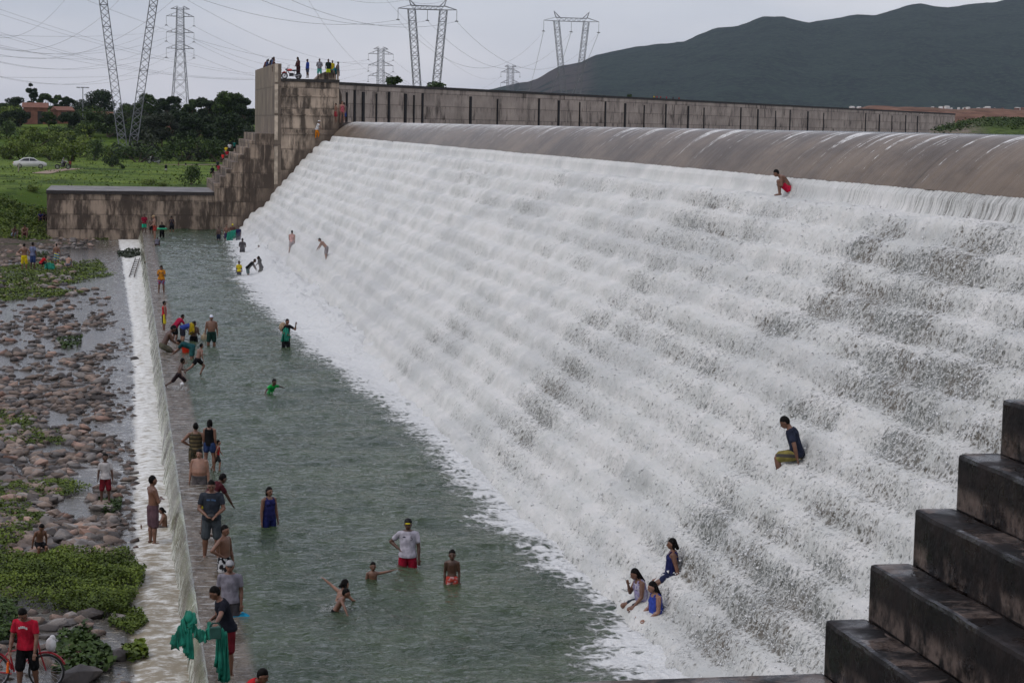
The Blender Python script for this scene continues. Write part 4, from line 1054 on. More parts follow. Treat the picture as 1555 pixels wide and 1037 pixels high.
# street lamp, thin pole
P = at(126, 190, Y=430); r_ = empty('street_lamp', (P[0], P[1], 2.9), 0, 'tall street lamp standing over the trees left of the guyed mast', 'street lamp')
Hs = at(126, 133, Y=430)[2]-2.9
MB().tube([(0, 0, 0), (0, 0, Hs)], [.12, .08], 8).build('pole', m_steel, r_)
b = MB()
for a in range(4): b.box((cos(a*pi/2)*.9-.4, sin(a*pi/2)*.5-.2, Hs-.15), (cos(a*pi/2)*.9+.4, sin(a*pi/2)*.5+.2, Hs+.05))
b.build('lamp_head', m_steel, r_)
P = at(344, 207, z=2.9); o = MB().tube([(0, 0, 0), (.03, 0, at(344, 178, Y=P[1])[2]-2.9)], [.14, .10], 8).build('pole', m_palebark); o.location = (P[0], P[1], 2.9); o.name = 'wooden_pole'
tag(o, 'thin pale wooden pole in front of the dark trees by the tower', 'pole')
P = at(28, 262, z=2.9); o = MB().tube([(0, 0, 0), (0, 0, 1.1)], .07, 7).build('fence_post', m_palebark); o.location = (P[0], P[1], 2.9); tag(o, 'short pale fence post in the grass before the parked car', 'post')

# houses
m_brick = flat('raw_brick', (.17, .075, .05), .9, .2, 1.5); m_tile = flat('clay_tiles', (.17, .075, .05), .85, .25, 3.); m_dark = flat('dark_opening', (.02, .018, .016), .8); m_white = flat('white_wall', (.62, .60, .56), .8, .1)
def house(px, py, Y, w_, d_, h_, rh, label, wall, roof, rz=0., group='houses in the trees'):
    P = at(px, py, Y=Y); z = P[2] if Y > 600 else float(terrain_h(P[0], P[1]))-.1; r_ = empty('house', (P[0], P[1], z), rz, label, 'house', group)
    MB().box((-w_/2, -d_/2, -1), (w_/2, d_/2, h_)).build('wall', wall, r_)
    ov = w_*.06
    MB().add([(-w_/2-ov, -d_/2-ov, h_), (w_/2+ov, -d_/2-ov, h_), (w_/2+ov, d_/2+ov, h_), (-w_/2-ov, d_/2+ov, h_), (-w_/2-ov, 0, h_+rh), (w_/2+ov, 0, h_+rh)], [(0, 1, 5, 4), (2, 3, 4, 5), (1, 2, 5), (3, 0, 4), (0, 3, 2, 1)]).build('roof', roof, r_)
    return r_
def opening(r_, x, z, w_, h_, d_, name):
    return MB().box((x, -d_/2-.03, z), (x+w_, -d_/2+.05, z+h_)).build(name, m_dark, r_)
h_ = house(54, 178, 415, 4.6, 5, 3.3, 1., 'small raw brick house with tiled lean roof on the left', m_brick, m_tile); opening(h_, -1.8, 1.3, 1., 1.1, 5, 'window'); opening(h_, .5, 0, 1.0, 2.6, 5, 'door')
h_ = house(95, 178, 418, 3.4, 5, 2.7, .8, 'low brick house half hidden right of the small brick house', m_brick, m_tile, .3); opening(h_, -1, 1.4, 1., 1., 5, 'window')
h_ = house(156, 181, 435, 4, 4, 1.6, .9, 'tiny red roofed hut below the umbrella shaped tree', m_brick, m_tile); opening(h_, -.5, 0, .9, 1.4, 4, 'door')
h_ = house(277, 188, 392, 6, 5, 1.3, 1.2, 'house with bright red tiled roof between dark trees', m_brick, flat('red_tiles', (.36, .11, .07), .85, .25, 3.), .25); opening(h_, -1, .3, .9, .8, 5, 'window')
random.seed(21)
for i in range(34):
    px = 1262+random.random()**.7*292; Y = 1500+random.random()*350; py = 165.3+random.uniform(-1., 1.5)+(px-1262)*.002
    s_ = random.uniform(.3, .8)
    h_ = house(px, py, Y, 5*s_, 4*s_, 1.9*s_, .8*s_, 'tiny pale house in the distant town below the mountain', m_white if random.random() < .72 else m_brick, m_tile if random.random() < .5 else m_white, random.random(), 'distant town houses')

# ================================================================== VEHICLES ON THE FIELD
m_paint = flat('white_car_paint', (.52, .52, .50), .3, .05, 2., .5); m_glass = flat('dark_glass', (.03, .033, .038), .12, .1); m_tyre = flat('tyre_rubber', (.018, .018, .018), .8); m_rim = flat('alloy_rim', (.35, .35, .36), .35, .1, 3., .5, .6)
def wheel(parent, c, r, wd, name='wheel', spokes=5):
    t = MB(); rings = []
    for k in range(24):
        a = 2*pi*k/24; rr_ = [(r*.66, -wd), (r*.93, -wd), (r, -wd*.6), (r, wd*.6), (r*.93, wd), (r*.66, wd)]
        rings.append([(q*cos(a), y_, q*sin(a)) for q, y_ in rr_])
    V = np.array(rings).reshape(-1, 3); F = [(i*6+j, i*6+(j+1) % 6, ((i+1) % 24)*6+(j+1) % 6, ((i+1) % 24)*6+j) for i in range(24) for j in range(6)]
    o = mk(name, V, F, m_tyre, parent, True); o.location = c
    b = MB().tube([(0, -wd*.8, 0), (0, wd*.8, 0)], r*.16, 10)
    for k in range(spokes):
        a = 2*pi*k/spokes; b.tube([(0, 0, 0), (r*.66*cos(a), 0, r*.66*sin(a))], r*.06, 5)
    b.tube([(r*.66*cos(q*pi/12), 0, r*.66*sin(q*pi/12)) for q in range(25)], r*.06, 5, False)
    b.build('rim', m_rim, o); return o
P = at(45.5, 256.5, z=2.95); car = empty('car', (P[0], P[1], 3.0), radians(4), 'white saloon car parked on the grass at the far left', 'car')
out_ = [(-2.15, .35), (-2.2, .62), (-2.05, .88), (-1.45, .98), (-.85, 1.36), (-.1, 1.44), (.55, 1.36), (1.15, .98), (1.85, .86), (2.15, .66), (2.15, .35), (1.75, .25), (-1.75, .25)]
rings = []
for y_, s_, zz in ((-.84, .985, .0), (-.80, 1., .0), (-.70, 1., 0), (0, 1.01, 0), (.70, 1., 0), (.80, 1., 0), (.84, .985, 0)):
    ring = []
    for x_, z_ in out_:
        yy_ = y_*(1-.22*max(0, (z_-.9))/.54); ring.append((x_*s_, yy_, z_ if abs(y_) < .81 or z_ < .95 else z_-.03))
    rings.append(ring)
MB().loft(rings).build('body', m_paint, car, True)
for s_ in (-1, 1):
    for q in ([(-1.30, 1.0), (-.80, 1.30), (-.12, 1.36), (-.12, 1.0)], [(-.05, 1.0), (-.05, 1.36), (.50, 1.30), (1.0, 1.0)]):
        V = [(x_, s_*(.845*(1-.22*max(0, z_-.9)/.54)+.004), z_) for x_, z_ in q]+[(x_, s_*(.845*(1-.22*max(0, z_-.9)/.54)-.03), z_) for x_, z_ in q]
        MB().add(V, [(0, 1, 2, 3), (4, 7, 6, 5), (0, 4, 5, 1), (1, 5, 6, 2), (2, 6, 7, 3), (3, 7, 4, 0)]).build('window', m_glass, car)
    for x_ in (-1.35, 1.38): wheel(car, (x_, s_*.76, .31), .31, .10)
for s_ in (-1, 1):
    MB().box((2.08, s_*.62-.16, .58), (2.17, s_*.62+.16, .72)).build('headlight', m_rim, car); MB().box((-2.2, s_*.62-.14, .66), (-2.12, s_*.62+.14, .80)).build('tail_light', flat('red_lens', (.3, .02, .02), .3), car)
def motorcycle(loc, rz, label, col, s=1.0):
    r_ = empty('motorcycle', loc, rz, label, 'motorcycle'); r_.scale = (s, s, s)
    wheel(r_, (.66, 0, .30), .30, .05, spokes=8); wheel(r_, (-.62, 0, .30), .30, .06, spokes=8)
    mm = flat(label[:12]+'_paint', col, .35, .1, 3., .5)
    b = MB().tube([(-.62, 0, .32), (-.2, 0, .42), (.1, 0, .36), (.42, 0, .78)], .035, 6).tube([(-.2, 0, .42), (-.3, 0, .72), (.38, 0, .80)], .03, 6).box((-.15, -.13, .26), (.22, .13, .56)); b.build('frame', flat('engine_black', (.03, .03, .03), .5), r_)
    MB().ell((.18, 0, .82), (.26, .13, .12)).build('fuel_tank', mm, r_); MB().ell((-.32, 0, .80), (.38, .12, .06)).build('seat', m_tyre, r_)
    MB().tube([(.66, -.07, .30), (.52, -.07, .62), (.40, -.06, .98)], .022, 6).tube([(.66, .07, .30), (.52, .07, .62), (.40, .06, .98)], .022, 6).build('fork', m_rim, r_)
    MB().tube([(.30, -.36, 1.06), (.40, -.12, .98), (.40, .12, .98), (.30, .36, 1.06)], .018, 6).build('handlebar', m_rim, r_)
    MB().ell((.52, 0, .88), (.09, .11, .10)).build('headlight', m_rim, r_); MB().tube([(.9, 0, .52), (.70, 0, .64), (.45, 0, .56)], [.06, .08, .05], 6).build('mudguard', mm, r_)
    MB().tube([(0, .16, .26), (-.4, .18, .30), (-.85, .18, .40)], [.03, .045, .05], 7).build('exhaust', m_rim, r_)
    for s_ in (-1, 1): MB().tube([(.32, s_*.26, 1.05), (.30, s_*.28, 1.20)], .01, 5).ell((.30, s_*.29, 1.22), (.02, .06, .04)).build('mirror', m_tyre, r_)
    return r_
P = at(95, 257.5, z=2.95); motorcycle((P[0], P[1], 2.98), radians(10), 'dark motorcycle beside the white car', (.03, .03, .035), 1.1)
P = at(234, 249, z=2.95); motorcycle((P[0], P[1], 2.98), radians(170), 'dark motorbike with rider on the dirt track', (.03, .03, .03), 1.1)
P = at(443, 118.5, Y=184); motorcycle((P[0], P[1], 13.72), radians(165), 'red motorcycle standing on the tower deck', (.55, .05, .04), 1.0)
# ================================================================== PEOPLE
def nrm(v): v = np.array(v, float); return v/np.linalg.norm(v)
def rotx(a): return np.array([[1, 0, 0], [0, cos(a), -sin(a)], [0, sin(a), cos(a)]])
def rotz(a): return np.array([[cos(a), -sin(a), 0], [sin(a), cos(a), 0], [0, 0, 1]])
SKIN = {}
def skin(t):
    if t not in SKIN:
        c = {'d': (.075, .036, .022), 'm': (.15, .072, .044), 'l': (.24, .125, .082), 'p': (.30, .17, .12)}[t]
        g = N('skin'); p = g.obj(); g.set(g.mix(g.mr(g.noise(p, 5., 3), .35, .65), tuple(v*.82 for v in c), tuple(v*1.15 for v in c)), .42, .45); SKIN[t] = g.m
    return SKIN[t]
def cloth(col, pat=None):
    key = ('cloth', col, pat)
    if key in MC: return MC[key]
    g = N('fabric'); p = g.obj(); x, y, z = g.sep(p)
    c = g.mix(g.mr(g.noise(p, 7., 4), .35, .65), tuple(v*.72 for v in col), tuple(min(1, v*1.2) for v in col))
    if pat:
        kind, c2 = pat
        if kind == 'hstripe': f = g.math('GREATER_THAN', g.math('FRACT', g.math('MULTIPLY', z, 9.)), .55)
        elif kind == 'side': f = g.math('GREATER_THAN', g.math('ABSOLUTE', x), .13)
        elif kind == 'block': f = g.math('GREATER_THAN', g.math('FRACT', g.math('ADD', g.math('MULTIPLY', z, 5.5), g.math('MULTIPLY', x, 1.5))), .6)
        elif kind == 'diag': f = g.math('GREATER_THAN', g.math('FRACT', g.math('ADD', g.math('MULTIPLY', z, 6.), g.math('MULTIPLY', x, 6.))), .6)
        else: f = g.math('GREATER_THAN', g.noise(p, 13., 2), .53)
        c = g.mix(f, c, c2)
    g.set(c, .85, .08); g.bump(g.noise(g.map(p, (1, 1, .5)), 16., 3), .7, .02); MC[key] = g.m; return g.m
m_hair = flat('black_hair', (.006, .005, .0045), .6, .3, 20., .08); m_eye = flat('eye_dark', (.01, .008, .008), .2); m_eyew = flat('eye_white', (.55, .52, .5), .3); m_lip_ = flat('lip', (.13, .035, .03), .5)
PENDING = []
D = lambda x, y, z: (x, y, z)
POSE = {}
def pose(n, lean=0, curve=0, head=0, U=None, F=None, T=None, C=None, UL=None, FL=None, TL=None, CL=None, hy=0):
    U = U or (.20, .02, -1); F = F or (.10, .16, -1); T = T or (.09, .02, -1); C = C or (.04, -.04, -1)
    POSE[n] = dict(lean=lean, curve=curve, head=head, hy=hy, U=(UL or U, U), F=(FL or F, F), T=(TL or T, T), C=(CL or C, C))
pose('stand'); pose('stand2', U=(.12, -.05, -1), F=(.02, .25, -1), T=(.12, .05, -1), TL=(.05, -.06, -1), curve=3)
pose('hips', U=(.75, -.25, -.75), F=(-.75, .42, -.55))
pose('onehip', U=(.75, -.3, -.75), F=(-.7, .45, -.5), UL=(.18, .1, -1), FL=(.05, .25, -1))
pose('crossed', U=(.22, .25, -1), F=(-.95, .55, .10), curve=-4)
pose('handsfront', U=(.25, .2, -1), F=(-.62, .75, -.42), curve=5, head=12)
pose('phone', U=(.2, .25, -1), F=(-.4, .9, .5), curve=8, head=25)
pose('walk', lean=4, T=(.05, .42, -1), C=(.02, -.1, -1), TL=(.05, -.32, -1), CL=(.02, -.55, -1), U=(.15, -.4, -1), F=(.05, .1, -1), UL=(.15, .4, -1), FL=(.0, .7, -.9))
pose('run', lean=14, curve=8, T=(.05, .85, -.8), C=(.0, -.55, -1), TL=(.10, -.62, -.8), CL=(.1, -.9, -.55), U=(.7, -.5, -.6), F=(.3, .3, -1), UL=(.35, .5, -.8), FL=(-.5, .9, .1))
pose('bend', lean=62, curve=30, head=-10, U=(.15, .9, -.5), F=(.0, .8, -.3), T=(.12, .05, -1), C=(.05, -.1, -1))
pose('bendmid', lean=34, curve=22, head=8, U=(.18, .75, -.75), F=(.0, .7, -.7), T=(.12, .12, -1), C=(.05, -.18, -1))
pose('squat', lean=4, curve=62, head=10, T=(.16, .80, .62), C=(-.02, -.12, -1), U=(.22, .30, -.95), F=(-1., .30, .15))
pose('crouch', lean=24, curve=40, head=10, T=(.28, .95, .15), C=(.0, -.5, -1), U=(.1, .75, -.75), F=(-.1, .7, -.7))
pose('sit', lean=2, curve=14, head=8, T=(.16, 1., -.08), C=(.0, -.9, -.8), U=(.25, .18, -1), F=(-.1, .75, -.5))
pose('sitlean', lean=8, curve=22, head=26, T=(.14, .95, -.18), C=(.0, -.12, -1), U=(.30, -.18, -1), F=(.02, -.12, -1))
pose('sitback', lean=-6, curve=8, head=2, T=(.10, .90, -.42), C=(.0, -.6, -1), U=(.28, -.30, -1), F=(.05, -.20, -1))
pose('sitface', lean=6, curve=18, head=14, T=(.22, .95, -.18), C=(.0, -.9, -.8), U=(.15, .45, -.75), F=(-.55, .35, .9), UL=(.25, .25, -1), FL=(-.05, .75, -.7))
pose('sitlegs', lean=-10, curve=30, head=10, T=(.10, 1., .05), C=(.0, 1., -.12), U=(.15, .5, -.8), F=(-.4, .8, -.1))
pose('sithug', lean=6, curve=34, head=14, T=(.20, .85, .55), C=(.0, .15, -1), U=(.12, .9, -.4), F=(-.5, .7, -.2))
pose('climb', lean=16, curve=8, head=-12, T=(.15, .5, -.85), C=(.05, -.1, -1), TL=(.1, -.1, -1), CL=(.05, -.15, -1), U=(.5, .45, -.5), F=(.1, .6, -.5), UL=(.35, -.1, -1), FL=(.1, .1, -1))
pose('armout', U=(.85, .3, .1), F=(.7, .5, .25), UL=(.18, 0, -1), FL=(.08, .1, -1))
pose('armoutL', UL=(.92, .1, .18), FL=(.9, .2, .28), U=(.22, .1, -1), F=(.1, .2, -1))
pose('wavearm', lean=16, curve=14, UL=(.8, -.4, .5), FL=(.7, -.5, .5), U=(.3, .7, -.6), F=(-.3, .8, -.3), T=(.1, .4, -.9))
pose('splash', lean=22, curve=18, U=(.8, .4, -.35), F=(.5, .4, -.5), UL=(.9, -.2, -.2), FL=(.8, -.2, -.3))
pose('net', lean=10, curve=16, head=18, UL=(.95, .45, -.42), FL=(.85, .5, -.25), U=(.18, .25, -1), F=(-.85, .65, -.02), T=(.1, .02, -1))
pose('carry', lean=4, curve=6, head=4, U=(.15, .2, -1), F=(-.6, .8, -.3), UL=(.4, .45, -.35), FL=(-.15, .35, 1))
pose('bucket', lean=18, curve=22, head=22, T=(.14, .92, -.5), C=(.05, -.1, -1), U=(.1, .6, -.8), F=(-.2, .95, -.25))
pose('push', lean=6, curve=12, head=30, U=(.2, .25, -1), F=(.0, .45, -.85), T=(.06, .25, -1), TL=(.06, -.15, -1), CL=(.0, -.3, -1))
pose('swim', lean=76, curve=-10, head=-34, T=(.1, -.9, -.3), C=(.05, -1, -.15), U=(.5, .7, .2), F=(.2, .9, 0.))
pose('float', lean=-84, curve=0, head=0, T=(.2, 1., .0), C=(.05, 1., -.2), U=(1., .1, -.2), F=(1., .3, 0.))
pose('ride', lean=14, curve=8, head=-4, T=(.25, 1., -.12), C=(.02, -.3, -1), U=(.22, .75, -.6), F=(.1, .95, -.2))
pose('shield', lean=14, curve=16, head=20, U=(.6, .5, .1), F=(-.3, .4, 1.), UL=(.6, .2, -.4), FL=(-.5, .9, .2))

def person(px, py, ps, face, label, zc=0., top=None, H=None, sx='m', sk='m', shirt=None, bot=None, hair='short', dress=None, cap=None, fat=0., kid=False, dz=0., Y=None, det=None, nohead=False, group=None, tilt=0., sleeve=.52, leg=.72, turn=0):
    """px, py: pixel where the body meets the ground or the water; zc: that level; face: heading in degrees, 0 away, 90 right, 180 towards the camera, 270 left"""
    P = at(px, py, z=zc) if Y is None else at(px, py, Y=Y)
    X_, Y_, Z_ = P
    if Y is not None: zc = Z_
    if not kid: fat += .05
    q = POSE[ps]; hk = 1.22 if kid else 1.0
    lean, curve = radians(q['lean']), radians(q['curve'])
    # skeleton for unit height
    def T(z):
        n = 8; p = np.zeros(3); zz = max(z, 0)
        for i in range(n):
            zi = (i+.5)/n*zz; a = lean+curve*min(zi/.3, 1); p = p+rotx(-a)@np.array([0, 0, zz/n])
        a = lean+curve*min(zz/.3, 1)
        if z < 0: p = rotx(-lean*.35)@np.array([0, 0, z]); a = lean*.5
        return p, rotx(-a)
    wom = sx == 'f'
    hipw, waw, chw, shw = (.098, .078, .090, .098) if wom else (.090, .082, .100, .110)
    if kid: hipw, waw, chw, shw = .085, .076, .088, .100
    k = 1+fat
    st_ = [(-.062, .050, .040), (-.035, hipw*.86*k, .060*k), (0, hipw*k, .066*k), (.045, hipw*.93*k, .064*k+.02*fat), (.10, waw*k*(1+fat*.5), .055*k+.10*fat), (.17, (waw+chw)/2*k, .060*k+.03*fat), (.235, chw*(1+.5*fat), .066*(1+.5*fat)), (.28, shw*.90, .056), (.305, shw*.55, .042), (.318, .036, .034)]
    def torso(b, infl=0., z0=-1, z1=1, flare=0.):
        R_ = []
        ss = [s for s in st_ if z0 <= s[0] <= z1]
        for (z, w_, d_) in ss:
            c, Rm = T(z); yo = (.012 if .04 < z < .2 and fat else 0)*(1+fat*6)*.5
            fl = infl+flare*max(0, .06-z)
            R_.append([c+Rm@np.array([(w_+fl)*cos(a), yo+(d_+fl)*sin(a)*(1.0 if sin(a) > 0 else .92), 0]) for a in np.linspace(0, 2*pi, 15)[:-1]])
        b.loft(R_)
    fingers = det or False
    B = MB(); torso(B)
    cN, RN = T(.30)
    for s_ in (-1, 1): B.cap(cN+RN@np.array([s_*.018, -.004, .012]), .021, T(.275)[0]+RN@np.array([s_*shw*.92, 0, .004]), .024)
    aN = lean+curve; ah = aN*.35-radians(q['head'])*-1
    Rh = rotz(radians(turn))@rotx(-(lean*.25+curve*.25+radians(q['head']))) if abs(q['lean']) < 70 else rotx(-(lean*.75+radians(q['head'])))
    neck0 = cN+RN@np.array([0, 0, .0]); hb = neck0+RN@np.array([0, .004, .038]); hc = hb+Rh@np.array([0, .012, .058*hk])
    B.cap(neck0-RN@np.array([0, 0, .02]), .038 if not wom else .032, hb+Rh@np.array([0, 0, .02]), .033 if not wom else .028, 10)
    hr = np.array([.0445, .056, .066])*hk
    B.ell(hc, hr, Rh, 14, 10); B.ell(hc+Rh@np.array([0, .020, -.034])*hk, np.array([.033, .036, .034])*hk, Rh, 10, 7)
    B.cap(hc+Rh@np.array([0, .050, .006])*hk, .006, hc+Rh@np.array([0, .062, -.016])*hk, .0095*hk, 6)      # nose
    B.cap(hc+Rh@np.array([-.012, .050, -.034])*hk, .006, hc+Rh@np.array([.012, .050, -.034])*hk, .006, 5)     # lips
    B.cap(hc+Rh@np.array([-.026, .047, .014])*hk, .006, hc+Rh@np.array([.026, .047, .014])*hk, .006, 5)      # brow
    for s_ in (-1, 1): B.ell(hc+Rh@np.array([s_*.045, -.002, -.006])*hk, np.array([.008, .014, .018])*hk, Rh, 8, 5)
    cS, RS = T(.264); AR = []; ks = 1+.35*fat
    for i, s_ in enumerate((-1, 1)):
        sh = cS+RS@np.array([s_*shw, 0, .0]); mir = np.array([s_, 1, 1])
        # arms are given in a frame that follows half of the spine's bend
        Ra = rotx(-(lean+curve)*.25)
        u = Ra@nrm(np.array(q['U'][i])*mir); f = Ra@nrm(np.array(q['F'][i])*mir)
        el = sh+u*.165; wr = el+f*.148
        B.cap(sh, .036*ks, sh+u*.08, .032*ks); B.cap(sh+u*.06, .032*ks, el, .0255*ks); B.cap(el, .0255*ks, el+f*.06, .0255*ks); B.cap(el+f*.05, .0255*ks, wr, .0165)
        AR.append((sh, el, wr, u, f))
        side = np.cross(f, np.array([0, 0, 1.])); side = side/(np.linalg.norm(side)+1e-6) if np.linalg.norm(side) > .2 else np.array([0, 1., 0]); pn = np.cross(side, f)
        pc = wr+f*.030; Rp = np.stack([side, pn, f], 1); B.ell(pc, (.021, .010, .030), Rp, 8, 6)
        r_ = .0058 if fingers else .0075
        for j, (o_, L_) in enumerate(((-.0165, .036), (-.0058, .042), (.0052, .040), (.0160, .032))):
            a0 = wr+f*.052+side*o_; a1 = a0+f*L_*.5+pn*.004*s_; a2 = a1+(f*.8+pn*.5*s_)*L_*.5
            B.cap(a0-f*.012, r_, a1, r_*.92, 6); B.cap(a1, r_*.92, a2, r_*.8, 6)
        B.cap(wr+f*.018-side*.014, r_*1.1, wr+f*.042-side*.034+pn*.006, r_, 6)
    LG = []
    for i, s_ in enumerate((-1, 1)):
        mir = np.array([s_, 1, 1]); th = nrm(np.array(q['T'][i])*mir); ca = nrm(np.array(q['C'][i])*mir)
        hp = np.array([s_*hipw*.56, 0, -.012]); kn = hp+th*.238; an = kn+ca*.232; kf = 1+.5*fat
        B.cap(hp, .058*k, hp+th*.10, .053*kf); B.cap(hp+th*.08, .053*kf, kn, .035*kf); B.cap(kn, .037*kf, kn+ca*.08-np.array([0, .006, 0]), .039*kf); B.cap(kn+ca*.07-np.array([0, .005, 0]), .038*kf, an, .023)
        fw = nrm(np.cross(np.array([1., 0, 0]), ca)); fw = -fw if fw[1] < 0 else fw
        B.cap(an+ca*.022-fw*.018, .020, an+ca*.026+fw*.06, .018); B.cap(an+ca*.026+fw*.055, .018, an+ca*.032+fw*.10, .011)
        LG.append((hp, kn, an, th, ca))
    if wom and not kid:
        c_, R_ = T(.215)
        for s_ in (-1, 1): B.ell(c_+R_@np.array([s_*.042, .052, 0]), (.036, .034, .036), R_, 10, 7)
    allV = np.concatenate(B.V); zmin, ztop = allV[:, 2].min(), (hc+hr[2]*1.08*np.array([0, 0, 1]))[2]
    if top is not None:
        zt = at(px, top, Y=Y_)[2]
        if H is None: H = (zt-zc)/(ztop-zmin)
        base = zt-(ztop-zmin)*H
    else: base = zc+dz; H = H or 1.7
    fz = -radians(face)
    root = empty('person', (X_, Y_, base), fz+tilt, label, 'person', group)
    far = Y_ > 105; vx = (.0105 if fingers else .016) if not far else .028
    near_ = H*FPX/Y_ > 75
    if near_ and fingers: vx = .0095
    def out_(mb, name, mat, smooth_it=2, vox=None, parent=root):
        o = mb.build(name, mat, parent)
        v = np.empty(len(o.data.vertices)*3, np.float32); o.data.vertices.foreach_get('co', v); v = v.reshape(-1, 3); v[:, 2] -= zmin; v *= H
        o.data.vertices.foreach_set('co', v.ravel()); o.data.update()
        m = o.modifiers.new('r', 'REMESH'); m.mode = 'VOXEL'; m.voxel_size = vox or vx; m.use_smooth_shade = True
        m2 = o.modifiers.new('s', 'SMOOTH'); m2.factor = .5; m2.iterations = smooth_it
        PENDING.append(o); return o
    def raw(mb, name, mat, parent=root):
        o = mb.build(name, mat, parent, True)
        v = np.empty(len(o.data.vertices)*3, np.float32); o.data.vertices.foreach_get('co', v); v = v.reshape(-1, 3); v[:, 2] -= zmin; v *= H
        o.data.vertices.foreach_set('co', v.ravel()); o.data.update(); return o
    out_(B, 'body', skin(sk), 1 if fingers else 2)
    # hair
    if hair:
        Hh_ = MB(); Hh_.ell(hc+Rh@np.array([0, -.008, .012])*hk, hr*np.array([1.10, 1.06, 1.02]), Rh, 14, 10)
        if hair in ('long', 'bob', 'tail'):
            for s_ in (-1, 1): Hh_.cap(hc+Rh@np.array([s_*.038, -.016, .02])*hk, .022*hk, hc+Rh@np.array([s_*.040, -.022, -.05])*hk, .018*hk)
            L_ = {'long': .19, 'bob': .075, 'tail': .15}[hair]; Hh_.cap(hc+Rh@np.array([0, -.036, .01])*hk, .036*hk, hc+Rh@np.array([0, -.050, .02])*hk+RN@np.array([0, -.020, -L_]), .024 if hair != 'long' else .030)
        fr = hc+Rh@np.array([0, .052, -.012])*hk
        o = out_(Hh_, 'hair', m_hair if hair != 'grey' else flat('grey_hair', (.12, .115, .11), .6))
        # clear the face: pull hair in front of the face back into the head
        v = np.empty(len(o.data.vertices)*3, np.float32); o.data.vertices.foreach_get('co', v); v = v.reshape(-1, 3)
        loc = ((v/H+np.array([0, 0, zmin]))-hc)@Rh
        m_ = (loc[:, 1] > .012*hk) & (loc[:, 2] < .030*hk) & (np.abs(loc[:, 0]) < .046*hk)
        loc[m_, 1] = .012*hk-.2*(loc[m_, 1]-.012*hk); loc[m_, 0] *= .9
        v2 = (loc@Rh.T+hc-np.array([0, 0, zmin]))*H; o.data.vertices.foreach_set('co', v2.astype(np.float32).ravel())
    if near_:
        for s_ in (-1, 1):
            raw(MB().ell(hc+Rh@np.array([s_*.0165, .0505, .003])*hk, np.array([.0075, .005, .004])*hk, Rh, 8, 6), 'eye', m_eye)
        raw(MB().cap(hc+Rh@np.array([-.012, .0555, -.034])*hk, .0028, hc+Rh@np.array([.012, .0555, -.034])*hk, .0028, 5), 'mouth', m_lip_)
        for s_ in (-1, 1): raw(MB().cap(hc+Rh@np.array([s_*.008, .0535, .013])*hk, .002, hc+Rh@np.array([s_*.026, .049, .014])*hk, .002, 5), 'eyebrow', m_hair)
    if cap:
        b = MB(); b.ell(hc+Rh@np.array([0, -.002, .026])*hk, hr*np.array([1.16, 1.10, .80]), Rh, 14, 8)
        o = raw(b, 'cap', cloth(cap[0])); v = np.empty(len(o.data.vertices)*3, np.float32); o.data.vertices.foreach_get('co', v); v = v.reshape(-1, 3)
        loc = ((v/H+np.array([0, 0, zmin]))-hc)@Rh; loc[:, 2] = np.maximum(loc[:, 2], .020*hk); v2 = (loc@Rh.T+hc-np.array([0, 0, zmin]))*H; o.data.vertices.foreach_set('co', v2.astype(np.float32).ravel())
        b = MB(); b.ell(hc+Rh@np.array([0, .070, .022])*hk, np.array([.036, .040, .004])*hk, Rh, 12, 5); raw(b, 'cap_brim', cloth(cap[1]), o)
    def sleeves(b, n_, infl):
        for (sh, el, wr, u, f) in AR:
            L_ = .165*min(n_, 1); b.cap(sh, .033*ks+infl*.6, sh+u*L_, .031*ks+infl)
            if n_ > 1: b.cap(el, .024+infl, el+f*.148*(n_-1), .020+infl)
    if shirt:
        col, kind = shirt[0], shirt[1]; pat = shirt[2] if len(shirt) > 2 else None; b = MB()
        inf = .010 if kind != 'suit' else .006
        if kind == 'tank': torso(b, inf, -.04, .29)
        elif kind == 'suit': torso(b, inf, -.07, .275)
        elif kind == 'bra': torso(b, inf, .15, .25)
        else:
            torso(b, inf+.003, -.04, .31, .25); sleeves(b, sleeve if kind == 'tee' else 1.8, .009)
            for s_ in (-1, 1): b.cap(cN+RN@np.array([s_*.030, -.004, .004]), .020, T(.275)[0]+RN@np.array([s_*shw*.92, 0, .004]), .029)
        if kind in ('suit', 'tank', 'bra') and wom and not kid:
            c_, R_ = T(.215)
            for s_ in (-1, 1): b.ell(c_+R_@np.array([s_*.042, .052, 0]), (.041, .040, .041), R_, 10, 7)
        if kind in ('suit', 'tank', 'bra'):
            c0, R0 = T(.28)
            for s_ in (-1, 1):
                b.tube([c0+R0@np.array([s_*.048, .060, -.03]), c0+R0@np.array([s_*.056, .03, .022]), c0+R0@np.array([s_*.056, -.03, .022]), c0+R0@np.array([s_*.048, -.056, -.03])], .012, 6)
        out_(b, {'tee': 'shirt', 'long': 'shirt', 'tank': 'tank_top', 'suit': 'swimsuit', 'bra': 'bikini_top'}[kind], cloth(col, pat), 2)
    if bot:
        col = bot[0]; pat = bot[1] if len(bot) > 1 else None; b = MB(); torso(b, .009, -.07, .046)
        for (hp, kn, an, th, ca) in LG:
            L_ = .238*min(leg, 1.); b.cap(hp, .062*k+.004, hp+th*.1, .059*kf_(fat)+.006); b.cap(hp+th*.08, .058*kf_(fat)+.007, hp+th*L_, .046*kf_(fat)+.013)
            if leg > 1: b.cap(kn, .042*kf_(fat)+.010, kn+ca*.232*(leg-1), .034+.012)
        out_(b, 'shorts' if leg <= 1.35 else 'trousers', cloth(col, pat), 2)
    return dict(root=root, H=H, base=base, P=(X_, Y_), AR=AR, zmin=zmin, fz=fz, hc=hc, T=T)
def kf_(fat): return 1+.5*fat
